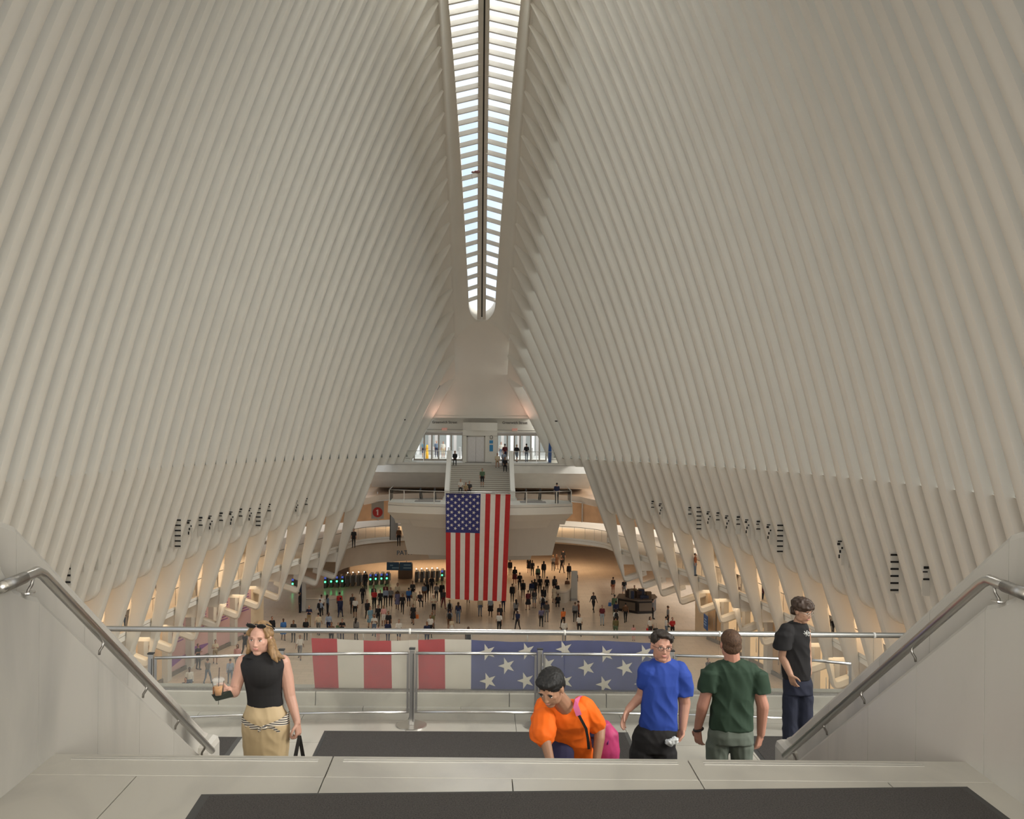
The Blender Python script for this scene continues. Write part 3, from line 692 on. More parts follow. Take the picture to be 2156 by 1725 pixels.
# street beyond: white posts, building columns, yellow bollard
SB = mat('street_stone', (.20, .19, .18), .8); SW = mat('street_white', (.42, .42, .42), .6)
for k, px in enumerate((880, 905, 918, 943, 958, 1058, 1078, 1092, 1104, 1122, 1131)):
    q = P(px, 940, 104); t = box('street_column', q.x - .16, q.x + .16, 104, 104.4, ZP - .02, ZP + 6, (SB if k % 3 else SW)); tag(t, 'grey or white street column standing outside the glass doors', 'column', 'columns outside the entrance')
box('street_backdrop_wall', -16, 16, 112, 112.4, ZP - .02, ZP + 3.2, mat('street_far', (.20, .21, .20), .9), kind='structure')
for k, px in enumerate((911, 945, 968, 1120)):
    q = P(px, 960, 97.5); t = box('bollard', q.x - .12, q.x + .12, 97.4, 97.6, ZP, ZP + 1.15, SW, bev=.04); tag(t, 'white bollard on the pavement outside the doors, %s from the left' % ['first', 'second', 'third', 'last'][k], 'bollard', 'white bollards outside the entrance')
q = P(899, 962, 96.4); YEL = mat('yellow_bollard', (.95, .50, .02), .5)
t = thing('yellow_bollard', 'bright yellow warning stand behind the left glass doors', 'bollard', (q.x, 96.4, ZP))
bm = bmesh.new(); tube(bm, [(0, 0, 0), (0, 0, .9)], [.16, .13], 12); from_bm('stand', bm, YEL, t); bm = bmesh.new(); tube(bm, [(0, 0, .9), (0, 0, 1.35), (0, 0, 1.4)], [.11, .1, .03], 12); from_bm('top', bm, YEL, t)
# alarms, blue feather banner, cameras
for (x, y, w) in ((871.5, 942, 'left'), (1148, 943, 'right')):
    q = P(x, y, YW - .3); t = thing('fire_alarm', 'small red alarm box on the rib beside the %s doors' % w, 'alarm', q)
    bm = bmesh.new(); bbox(bm, -.12, .12, 0, .12, .06, .26, .02); from_bm('bell', bm, mat('alarm_red', (.45, .08, .07), .5), t); bm = bmesh.new(); bbox(bm, -.12, .12, 0, .12, -.24, .0, .02); from_bm('pull_box', bm, MATS['alarm_red'], t)
q = P(1157.5, 975, YP + .6)
t = thing('blue_banner', 'tall narrow blue feather banner on the far platform, right', 'banner', (q.x, YP + .6, ZP))
bm = bmesh.new(); prism(bm, [(-.13, .05), (.13, .05), (.17, .9), (.13, 1.7), (.0, 2.62), (-.12, 1.6), (-.16, .8)], -.015, .015, 'Y'); from_bm('cloth', bm, mat('banner_blue', (.03, .10, .34), .6), t)
bm = bmesh.new(); tube(bm, [(-.16, 0, 0), (-.16, 0, 2.2)], .015, 6); from_bm('pole', bm, STEEL, t)
bm = bmesh.new(); bbox(bm, -.25, .15, -.15, .15, 0, .04); from_bm('foot', bm, STEELD, t)
for i, (x, y, w) in enumerate(((832.5, 899, 'left ribs, lower'), (851, 884, 'left ribs, upper'), (1171, 887, 'right ribs, inner'), (1190, 887, 'right ribs, outer'))):
    q = P(x, y, 88.0); t = thing('wall_camera', 'tiny dark security camera on the far %s' % w, 'camera', q)
    bm = bmesh.new(); bbox(bm, -.12, .12, -.1, .15, -.06, .06, .02); from_bm('camera_body', bm, BLACKM, t)
    sgn = -1 if x < 1000 else 1
    bm = bmesh.new(); tube(bm, [(0, .05, 0), (.25 * sgn, .1, -.12), (.9 * sgn, .1, -.12)], .02, 6); from_bm('bracket', bm, WHITE2, t)
# ------------------------------------------------------------------ far stairs
st = bpy.data.objects.new('staircase_far', None); COL.objects.link(st); st['kind'] = 'structure'
NR = 17; rise = (ZP - ZB) / NR; tread = .31; XL, XR_ = -2.75, 2.65
for k in range(NR):
    y1 = YP + .1 - k * tread; z1 = ZP - k * rise - (0)
    if k == 0: continue
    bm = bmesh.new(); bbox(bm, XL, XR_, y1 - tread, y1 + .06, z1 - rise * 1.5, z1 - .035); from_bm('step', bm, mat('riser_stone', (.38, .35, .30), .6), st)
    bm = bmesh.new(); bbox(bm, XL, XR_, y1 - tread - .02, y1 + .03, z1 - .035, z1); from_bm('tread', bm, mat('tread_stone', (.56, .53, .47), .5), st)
ysb = YP + .1 - NR * tread
for xa, xb in ((XL - .42, XL), (XR_, XR_ + .42)):
    bm = bmesh.new(); prism(bm, [(YP + .5, ZP - 1), (YP + .5, ZP + 1.15), (YP - .1, ZP + 1.15), (ysb - .5, ZB + .85), (ysb - .9, ZB + .8), (ysb - .9, ZB), (ysb, ZB - .3), (YP - 2, ZP - 2.9)], xa, xb, 'X', bev=.05); from_bm('balustrade', bm, mat('balustrade_white', (.74, .72, .66), .5), st)
# ------------------------------------------------------------------ flag balcony
def front_curve(hx, y0, bul, n=20): return [(-hx + 2 * hx * k / n, y0 - bul * (1 - ((-1 + 2 * k / n) ** 2))) for k in range(n + 1)]
def hull(name, hxt, hxb, z1, z0, y0, bul, yb, m, parent, dy=0.0):
    a = front_curve(hxt, y0, bul) + [(hxt, yb), (-hxt, yb)]; b = front_curve(hxb, y0 + dy, bul) + [(hxb, yb), (-hxb, yb)]; n = len(a)
    v = [(x, y, z1) for x, y in a] + [(x, y, z0) for x, y in b]
    return from_pd(name, v, [tuple(range(n)), tuple(range(n, 2 * n))] + [(i, (i + 1) % n, n + (i + 1) % n, n + i) for i in range(n)], m, parent)
bal = bpy.data.objects.new('floor_balcony', None); COL.objects.link(bal); bal['kind'] = 'structure'
hull('deck', 7.8, 7.8, ZB, ZB - .22, 80.8, 1.6, 83.2, WHITE2, bal)
box('deck', -3.3, 3.2, 83, 86.5, ZB - .3, ZB, WHITE2, bal)
hull('deck_joint', 7.76, 7.76, ZB - .22, ZB - .25, 80.84, 1.6, 83.2, JOINT, bal)
hull('fascia', 7.8, 7.82, ZB - .25, ZB - .85, 80.8, 1.6, 83.2, WHITE, bal)
hull('hull_side', 7.82, 7.35, ZB - .85, ZB - 1.45, 80.8, 1.6, 89, WHITE, bal, .6)
hull('hull_middle', 6.1, 5.75, ZB - 1.45, ZB - 2.2, 81.6, 1.4, 90, WHITE, bal, .5)
hull('hull_wing', 7.6, 7.4, ZB - 1.4, 7.78, 83.4, .6, 90, WHITE, bal, .2)
hull('hull_lower', 7.1, 6.45, ZB - 1.8, 4.8, 84.2, .8, 92, WHITE, bal, 1.2)
hull('hull_keel', 4.75, 4.55, 4.9, 4.2, 86.0, .5, 92, WHITE, bal, .5)
# balcony glass rail
gr = thing('glass_railing', 'bowed glass balustrade around the balcony that carries the big flag', 'railing')
pts = front_curve(7.7, 80.9, 1.6, 12)
for a, b in zip(pts, pts[1:]):
    from_pd('glass_panel', [(a[0], a[1], ZB + .04), (b[0], b[1], ZB + .04), (b[0], b[1], ZB + 1.0), (a[0], a[1], ZB + 1.0)], [(0, 1, 2, 3)], GLASSR, gr)
for i, a in enumerate(pts):
    if i in (0, 1, 3, 5, 7, 9, 11, 12): box('post', a[0] - .035, a[0] + .035, a[1] - .02, a[1] + .04, ZB - .15, ZB + 1.03, mat('rail_post', (.66, .64, .58), .4), gr)
tube_o('top_rail', [(x, y, ZB + 1.05) for x, y in pts], .04, STEEL, gr, 8)
for sx in (-1, 1):
    box('glass_panel', sx * 7.7 - .01, sx * 7.7 + .01, 81.0, 84.5, ZB + .04, ZB + 1.0, GLASSR, gr)
    tube_o('top_rail', [(sx * 7.7, 80.9, ZB + 1.05), (sx * 7.7, 84.6, ZB + 1.05)], .04, STEEL, gr, 8)
# escalator heads on both sides of the stairs
for sx, w in ((-1, 'left'), (1, 'right')):
    t = thing('escalator', 'escalator head with dark looped handrails on the balcony, %s of the stairs' % w, 'escalator', (sx * 4.6, 82.6, ZB))
    bm = bmesh.new(); bbox(bm, -.75, .75, 0, .9, .0, .03); from_bm('comb_plate', bm, STEELD, t)
    bm = bmesh.new(); prism(bm, [(.9, -.02), (4.5, -1.9), (4.5, -2.4), (.9, -.5)], -.5, .5, 'X'); from_bm('step_band', bm, mat('escalator_steps', (.12, .12, .12), .5, .5), t)
    for hx in (-.62, .62):
        loop = [(hx, .5 + .9, .12), (hx, .25, .14), (hx, .0, .4), (hx, .05, .75), (hx, .35, .98), (hx, .9, 1.0), (hx, 2.2, .45), (hx, 4.0, -.6)]
        bm = bmesh.new(); tube(bm, loop, .045, 8); from_bm('handrail', bm, BLACKM, t)
        bm = bmesh.new(); prism(bm, [(.25, .1), (.1, .4), (.12, .72), (.38, .93), (.9, .95), (2.2, .4), (4.0, -.65), (4.0, -1.4), (1.2, .05)], hx - .01, hx + .01, 'X'); from_bm('glass_side', bm, GLASSR, t)
for sx, w in ((-1, 'left'), (1, 'right')):
    x0 = sx * 5.6; t = box('floor_mat', min(x0, sx * 3.4), max(x0, sx * 3.4), 81.2, 82.4, ZB, ZB + .015, mat('grey_mat', (.22, .2, .19), .9)); tag(t, 'grey mat on the balcony floor before the %s escalator' % w, 'mat')
# band behind the balcony: upper slab and its lit edge
for sx in (-1, 1):
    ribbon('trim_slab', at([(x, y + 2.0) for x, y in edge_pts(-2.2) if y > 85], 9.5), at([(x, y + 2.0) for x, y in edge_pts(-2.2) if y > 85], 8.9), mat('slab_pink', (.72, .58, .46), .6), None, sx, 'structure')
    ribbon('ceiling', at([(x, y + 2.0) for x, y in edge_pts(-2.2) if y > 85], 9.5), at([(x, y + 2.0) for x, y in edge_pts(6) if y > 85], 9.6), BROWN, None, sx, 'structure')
box('wall_end', -26, 26, 112, 112.3, 9.0, 12.4, BROWN, kind='structure')

# ------------------------------------------------------------------ big hanging flag
RED = mat('flag_red', (.42, .024, .024), .75, noise_amt=.08, nscale=3, bump=.25, bscale=14); FW = mat('flag_white', (.64, .60, .55), .75, noise_amt=.03, nscale=3, bump=.25, bscale=14)
FB = mat('flag_blue', (.036, .038, .15), .75, noise_amt=.08, nscale=3, bump=.25, bscale=14)
YFL = 79.0; TL, TR = P(938.5, 1038.5, YFL), P(1075, 1040.5, YFL); BL, BR = P(939, 1259, YFL), P(1065.5, 1265, YFL)
def fl(u, v, off=0):
    top = TL.lerp(TR, u); bot = BL.lerp(BR, u); p = top.lerp(bot, v)
    if v > .9: p.z -= .1 * math.sin(PI * u) * (v - .9) / .1
    wv_ = .07 * math.sin(u * 17 + v * 2.5) * (.25 + v) + .05 * math.sin(u * 9 - v * 4)
    return Vector((p.x, YFL - .05 + wv_ - off, p.z))
flag = thing('hanging_flag', 'huge red, white and blue stars and stripes flag hung vertically from the balcony rail', 'flag', (TL.x, YFL, 0))
NC, NRW = 26, 40; UV_ = .375
def cloth(name, u0, u1, v0, v1, m, off=0):
    nu = max(1, round((u1 - u0) * NC * 1.01)) ; nv = max(2, round((v1 - v0) * NRW)); vv = []; ff = []
    for j in range(nv + 1):
        for i in range(nu + 1): vv.append(fl(u0 + (u1 - u0) * i / nu, v0 + (v1 - v0) * j / nv, off))
    for j in range(nv):
        for i in range(nu): ff.append((j * (nu + 1) + i, j * (nu + 1) + i + 1, (j + 1) * (nu + 1) + i + 1, (j + 1) * (nu + 1) + i))
    return local(from_pd(name, vv, ff, m, flag, smooth=True), flag)
for k in range(13):
    cloth('stripe', k / 13, (k + 1) / 13, UV_ if k < 7 else 0, 1, RED if k % 2 == 0 else FW)
cloth('canton', 0, 7 / 13, 0, UV_, FB)
for r in range(11):
    cols = 5 if r % 2 == 0 else 4
    for c in range(cols):
        u = (.035 + .115 * (c + (0 if cols == 5 else .5))) ; v_ = .028 + r * (UV_ - .05) / 10.6
        pts = star_pts(0, 0, .165, .25); vs = [fl(u + x / 5.4, v_ - y / 8.8, .02) for x, y in pts] + [fl(u, v_, .03)]
        local(from_pd('star', vs, [(i, (i + 1) % 10, 10) for i in range(10)], FW, flag), flag)
local(tube_o('hanging_rod', [fl(0, 0), fl(1, 0)], .03, STEEL, flag, 8), flag)
# black and white figures printed on panels between the ribs -> plain panels with dark marks
# ------------------------------------------------------------------ near landing, stairs, balustrade walls
ZT = 16.65; ZL = 14.68; XC = .15; XWL, XWR = -1.975, 2.27; YN = 4.44
# upper landing slabs, one piece per stone
fl_up = bpy.data.objects.new('floor_upper', None); COL.objects.link(fl_up); fl_up['kind'] = 'structure'
box('bed', -7, 7, -9, YN - .012, ZT - .5, ZT - .02, JOINT, fl_up)
g = .0025
xs1 = [-2.15, -.675, .975, 2.45]
for a, b in zip(xs1, xs1[1:]): box('slab', a + g, b - g, 4.205 + g, YN + .015, ZT - .06, ZT, FLOORM, fl_up, bev=.003)
xs2 = [-2.3, -1.5, -.675, .15, .975, 1.80, 2.6]
for k in range(9):
    ya, yb_ = 4.205 - .83 * k - .83, 4.205 - .83 * k
    off = 0 if k % 2 == 0 else .41
    xx = [x + off for x in ([-7 + .0] if False else [-3.95, -3.125] + xs2 + [3.4, 4.2])]
    for a, b in zip(xx, xx[1:]): box('slab', a + g, b - g, ya + g, yb_ - g, ZT - .05, ZT, FLOORM, fl_up)
# metal nosing strips
GRV = mat('nosing_metal', (.42, .40, .36), .45, .6)
for a, b in ((-1.87, -.735), (-.62, .92), (1.04, 2.05)):
    for yy in (YN - .045, YN - .02): box('nosing_strip', a, b, yy - .008, yy + .004, ZT - .002, ZT + .0025, GRV, fl_up)
# stairs
sn_ = bpy.data.objects.new('staircase_near', None); COL.objects.link(sn_); sn_['kind'] = 'structure'
ns = 12; rs = (ZT - ZL) / ns; td = .25
def step_z(y):
    return ZT if y < YN else max(ZL, ZT - rs * (int((y - YN) / td) + 1))
for k in range(1, ns):
    box('step', XWL, XWR, YN + (k - 1) * td, YN + k * td + .02, ZT - k * rs - .16, ZT - k * rs, FLOORM, sn_, bev=.004)
# lower landing
fl_lo = bpy.data.objects.new('floor_lower', None); COL.objects.link(fl_lo); fl_lo['kind'] = 'structure'
box('bed', -7.5, 7.5, 4.6, 11.55, ZL - .5, ZL - .02, JOINT, fl_lo)
for r_ in range(6):
    y0 = 7.2 + .74 * r_; y1 = min(11.3, y0 + .74)
    if y0 >= 11.3: break
    for k in range(-5, 7):
        x0 = .42 + 1.22 * k + (0 if r_ % 2 == 0 else 0); box('slab', x0 + g, x0 + 1.22 - g, y0 + g, y1 - g, ZL - .05, ZL, FLOORM, fl_lo)
for k in (-1, 1):
    for j in range(4): box('slab', (2.62 if k > 0 else -7.4) + g + j * 1.2, (2.62 if k > 0 else -7.4) + (j + 1) * 1.2 - g, 5.0, 7.2 - g, ZL - .05, ZL, FLOORM, fl_lo)
# balustrade walls beside the stair
SL = .65
def rail_z(y): return 17.54 - SL * (min(max(y, 4.23), 6.99) - 4.23)
def stair_wall(sx):
    xw = XWL if sx < 0 else XWR
    w = bpy.data.objects.new('wall_' + ('left' if sx < 0 else 'right') + '_stair', None); COL.objects.link(w); w['kind'] = 'structure'
    def X(d): return xw + sx * d
    # parapet (set back), in stone lengths
    def ztop(y):
        if y < 4.0: return 17.80
        if y < 4.30: t = (y - 4.0) / .30; return 17.80 - .065 * t * t
        return max(15.74, 17.735 - SL * (y - 4.30))
    cuts = [2.6, 4.30, 5.05, 5.68, 6.5, 7.4]
    for a, b in zip(cuts, cuts[1:]):
        n = 10; bm = bmesh.new(); rings = []
        th = .30
        for i in range(n + 1):
            y = a + .0015 + (b - a - .003) * i / n; z = ztop(y); zb = step_z(y) - .2 if y > YN else ZT - .1
            r = .035
            cs = [(.11, zb), (.11, z - r), (.11 + r * .3, z - r * .3), (.11 + r, z), (.11 + th - r, z), (.11 + th - r * .3, z - r * .3), (.11 + th, z - r), (.11 + th, min(zb, ZL - .1))]
            rings.append([bm.verts.new((X(d), y, zz)) for d, zz in cs])
        for A, B in zip(rings, rings[1:]):
            for k in range(8):
                bm.faces.new((A[k], A[(k + 1) % 8], B[(k + 1) % 8], B[k]))
        bm.faces.new(rings[0]); bm.faces.new(rings[-1][::-1]); from_bm('parapet_stone', bm, MARBLE, w)
    # lower thick face with the ledge under the rail
    def zled(y):
        if y < 4.09: return min(17.78, 17.46 + (4.09 - y) * 1.15)
        return rail_z(y) - .082
    cuts = [2.6, 4.29, 4.96, 5.57, 6.2, 7.12]
    for a, b in zip(cuts, cuts[1:]):
        n = 14; bm = bmesh.new(); rings = []
        for i in range(n + 1):
            y = a + .0015 + (b - a - .003) * i / n; z = zled(y); zb = step_z(y) - .12
            r = .03
            cs = [(0, zb), (0, z - r), (r * .3, z - r * .3), (r, z), (.125, z + .01), (.125, zb)]
            rings.append([bm.verts.new((X(d), y, zz)) for d, zz in cs])
        for A, B in zip(rings, rings[1:]):
            for k in range(6): bm.faces.new((A[k], A[(k + 1) % 6], B[(k + 1) % 6], B[k]))
        bm.faces.new(rings[0]); bm.faces.new(rings[-1][::-1]); from_bm('face_stone', bm, MARBLE, w)
    # newel at the foot
    bm = bmesh.new(); x0, x1 = sorted((X(.02), X(.40))); bbox(bm, x0, x1, 7.10, 7.42, ZL - .02, 15.73, .05); from_bm('newel', bm, MARBLE, w)
    # near end post
    bm = bmesh.new(); x0, x1 = sorted((X(-.0), X(.45))); bbox(bm, x0, x1, 1.8, 2.62, ZT - .1, 17.8, .05); from_bm('newel', bm, MARBLE, w)
    # handrail
    h = thing('handrail', 'round steel handrail along the %s stair wall, on short curved brackets' % ('left' if sx < 0 else 'right'), 'handrail', (X(-.02), 4.23, 17.54))
    xr = X(.0 + -.09 + .12)
    xr = X(.03)
    xr = xw - sx * -.02 - sx * .0
    xr = xw + sx * (-.03)
    pts = [(xr, 3.88, 17.535), (xr, 4.20, 17.545), (xr, 4.26, 17.52), (xr, 6.98, 17.54 - SL * 2.76)]
    local(tube_o('rail', pts, .0235, STEEL, h, 16), h)
    local(tube_o('rail_sleeve', [(xr, 3.9, 17.536), (xr, 4.08, 17.54)], .026, STEELD, h, 16), h)
    for y in (4.16, 4.95, 5.6, 6.2, 6.8):
        z = rail_z(y); local(tube_o('bracket', [(xr, y, z - .02), (xr + sx * .004, y, z - .045), (xr + sx * .02, y, z - .07), (xr + sx * .022, y, z - .09)], .007, STEELD, h, 8), h)
        if y < 4.2:
            bm = bmesh.new(); disc(bm, (xr + sx * .02, y, 17.458), .03, .006, 20); local(from_bm('bracket_flange', bm, STEEL, h), h)
    return w
stair_wall(-1); stair_wall(1)
# mats
def mat_obj(label, corners, z, th=.012, border=.045):
    t = thing('floor_mat', label, 'floor mat', (corners[0][0], corners[0][1], z))
    c = [Vector((x, y, 0)) for x, y in corners]; cen = sum(c, Vector()) / 4
    def off(k, d):
        p, q, r = c[k - 1], c[k], c[(k + 1) % 4]; a = (p - q).normalized(); b = (r - q).normalized(); return q + (a + b) * d
    o = [off(k, 0) for k in range(4)]; i_ = [off(k, border) for k in range(4)]
    v = [(*p[:2], z) for p in o] + [(*p[:2], z + th * .8) for p in i_]
    local(from_pd('rubber_border', v, [(k, (k + 1) % 4, 4 + (k + 1) % 4, 4 + k) for k in range(4)], RUBBER, t), t)
    v = [(*p[:2], z + th) for p in i_] + [(*p[:2], z) for p in i_]
    local(from_pd('carpet', v, [(0, 1, 2, 3)] + [(k, (k + 1) % 4, 4 + (k + 1) % 4, 4 + k) for k in range(4)], CARPET, t), t)
mat_obj('large dark grey entrance mat on the stone floor at the top of the stairs', [(-1.16, 4.01), (2.13, 4.16), (2.20, 1.6), (-1.1, 1.5)], ZT)
a, b, c_, d = G(683, 1539, ZL), G(1150, 1539.5, ZL), G(1200, 1594, ZL), G(660, 1594, ZL)
k = .0
mat_obj('large dark floor mat on the lower landing behind the man in orange', [(a.x, a.y), (b.x + .9, b.y - .02), (b.x + .9, 7.5), (a.x - .0, 7.5)], ZL)
a, b = G(471, 1552, ZL), G(511, 1552, ZL)
mat_obj('small visible corner of a dark mat at the foot of the left stair wall', [(-4.5, a.y), (b.x, b.y), (b.x, 7.5), (-4.5, 7.5)], ZL)
a = G(1590, 1550, ZL)
mat_obj('dark mat by the foot of the right stair wall, mostly behind the man in green', [(a.x - .15, a.y), (a.x + 1.9, a.y), (a.x + 1.9, 7.9), (a.x - .15, 7.9)], ZL)
# outer balustrade: stone curb, glass, steel rail
YB = 11.25
tr = bpy.data.objects.new('trim_curb', None); COL.objects.link(tr); tr['kind'] = 'structure'
zc = P(1013, 1460, YB).z
for k in range(-6, 7):
    x0 = .36 + 1.14 * k
    box('curb_stone', x0 + .003, x0 + 1.137, YB - .02, YB + .3, ZL, zc, FLOORM, tr, bev=.006)
    box('curb_foot', x0 - .57 + .003, x0 + .567, YB - .10, YB - .02, ZL, ZL + .055, FLOORM, tr)
gr = thing('glass_railing', 'long glass balustrade with a thick steel top rail along the near landing', 'railing')
zr = P(1013, 1333, YB).z
tube_o('top_rail', [(-7.4, YB + .05, zr), (7.4, YB + .05, zr)], .032, STEEL, gr, 16)
box('glass_clamp', -7.4, 7.4, YB + .02, YB + .08, zc, zc + .025, STEELD, gr)
for k in range(-5, 6):
    x0 = -.82 + 1.83 * k
    if x0 < -7.4 or x0 + 1.83 > 7.6: continue
    box('glass_panel', x0 + .006, x0 + 1.824, YB + .043, YB + .057, zc + .02, zr - .01, GLASSR, gr)
    tube_o('rail_coupling', [(x0 - .012, YB + .05, zr), (x0 + .012, YB + .05, zr)], .034, WHITE2, gr, 16)
# banner in flag colours on the outer face of the glass
bt = thing('flag_banner', 'long stars and stripes banner stretched along the outside of the near glass balustrade', 'banner', (P(655, 1400, YB).x, YB + .09, zc))
YBN = YB + .11
zt0, zt1 = P(655, 1344, YBN).z, P(1385, 1350, YBN).z
def bn(px, v, off=0):
    x = P(px, 1400, YBN).x; t = (px - 655) / 730
    zt2 = zt0 + (zt1 - zt0) * t + .03 * math.sin(t * 9) * 0 - .025 * math.sin(t * PI * 2.5) ** 2
    zb = P(px, 1457, YBN).z - .0
    return Vector((x, YBN + .006 * math.sin(px * .11 + v * 3) - off, zt2 + (zb - zt2) * v))
BR_, BW_, BB_ = mat('banner_red', (.40, .035, .04), .8, noise_amt=.1, nscale=6), mat('banner_white', (.60, .545, .475), .8, noise_amt=.04, nscale=6), mat('banner_navy', (.055, .064, .19), .8, noise_amt=.12, nscale=6)
def bcloth(name, x0, x1, m, x0b=None, x1b=None):
    x0b = x0b or x0; x1b = x1b or x1; n = max(4, int((x1 - x0) / 8)); vv = []; nv = 8
    for j in range(nv + 1):
        v = j / nv
        for i in range(n + 1): vv.append(bn((x0 + (x0b - x0) * v) + ((x1 + (x1b - x1) * v) - (x0 + (x0b - x0) * v)) * i / n, v))
    ff = [(j * (n + 1) + i, j * (n + 1) + i + 1, (j + 1) * (n + 1) + i + 1, (j + 1) * (n + 1) + i) for j in range(nv) for i in range(n)]
    local(from_pd(name, vv, ff, m, bt, smooth=True), bt)
sb = [(655, 664), (709, 714), (765, 767), (823, 826), (880, 882), (936, 938), (992, 992), (1385, 1385)]
for i in range(7): bcloth('stripe' if i < 6 else 'starred_field', sb[i][0], sb[i + 1][0], [BR_, BW_][i % 2] if i < 6 else BB_, sb[i][1], sb[i + 1][1])
for sx_, sy_ in ((1026, 1373), (1109, 1371), (1188, 1367), (1274, 1377), (1357, 1375), (1067, 1402), (1152, 1399), (1235, 1406), (1316, 1406), (1028, 1434), (1107, 1433), (1189, 1435), (1272, 1441), (1353, 1440)):
    q = P(sx_, sy_, YBN - .01); pts = star_pts(q.x, q.z, .105, -.33)
    v = [(x, YBN - .022, z) for x, z in pts] + [(q.x, YBN - .024, q.z)]
    local(from_pd('star', v, [(i, (i + 1) % 10, 10) for i in range(10)], BW_, bt), bt)
for px in (655, 765, 880, 992, 1110, 1250, 1380):
    q = bn(px, 0); local(tube_o('tie', [(q.x, q.y, q.z), (q.x, YB + .06, zr)], .006, WHITE2, bt, 5), bt)
# queue barrier: posts with double channels, glass panels, top and bottom rails, disc feet
YQ = 10.72; SATIN = mat('satin_steel', (.40, .385, .36), .35, .85); 
posts = [(318, 1380, YQ - .30), (593, 1373, YQ - .1), (868, 1368, YQ), (1137, 1371, YQ + .02), (1414, 1376, YQ), (1690, 1386, YQ - .12), (1800, 1391, YQ - .3)]
pw = []
for i, (px, py, y) in enumerate(posts):
    q = P(px, py, y); pw.append(q)
names = ['leftmost', 'second from left, behind the woman', 'third from left with a round steel foot', 'fourth from left behind the man in orange', 'fifth from left behind the man in blue', 'sixth from left behind the man in green', 'rightmost']
zq = sum(q.z for q in pw) / len(pw)
for i, q in enumerate(pw[:6]):
    t = thing('barrier_post', 'slim satin steel barrier post, ' + names[i], 'barrier post', (q.x, q.y, ZL), 'barrier posts on the lower landing')
    bm = bmesh.new(); bbox(bm, -.028, .028, -.022, .022, .01, zq - ZL + .015, .006); from_bm('post', bm, SATIN, t)
    bm = bmesh.new(); bbox(bm, .012, .018, -.026, -.021, .05, zq - ZL - .03); from_bm('slot', bm, DARK, t)
    bm = bmesh.new(); bbox(bm, -.034, .034, -.03, .03, zq - ZL + .015, zq - ZL + .03, .004); from_bm('cap', bm, BLACKM, t)
    bm = bmesh.new(); disc(bm, (0, 0, 0), .17, .012, 40); from_bm('disc_foot', bm, STEEL, t)
for i in range(len(pw) - 1):
    a, b = pw[i], pw[i + 1]; d = (Vector((b.x, b.y, 0)) - Vector((a.x, a.y, 0))); L = d.length; ang = math.atan2(d.y, d.x)
    t = thing('queue_barrier', 'framed clear queue barrier, ' + ['far left, beyond the stair wall', 'behind the woman in black', 'between the woman and the middle post', 'in front of the starred field of the banner', 'between the men in blue and green', 'far right behind the boy in black'][i], 'barrier', (a.x, a.y, ZL), 'clear barriers on the lower landing', ang)
    h = zq - ZL
    bm = bmesh.new(); tube(bm, [(.04, 0, h - .03), (L - .04, 0, h - .03)], .016, 10); from_bm('top_rail', bm, STEEL, t)
    bm = bmesh.new(); tube(bm, [(.04, 0, .155), (L - .04, 0, .155)], .013, 10); from_bm('bottom_rail', bm, STEEL, t)
    for xx in (.048, L - .048):
        bm = bmesh.new(); bbox(bm, xx - .013, xx + .013, -.012, .012, .15, h - .03); from_bm('side_channel', bm, SATIN, t)
    bm = bmesh.new(); bbox(bm, .05, L - .05, -.003, .003, .16, h - .035); from_bm('clear_sheet', bm, GLASSR, t)
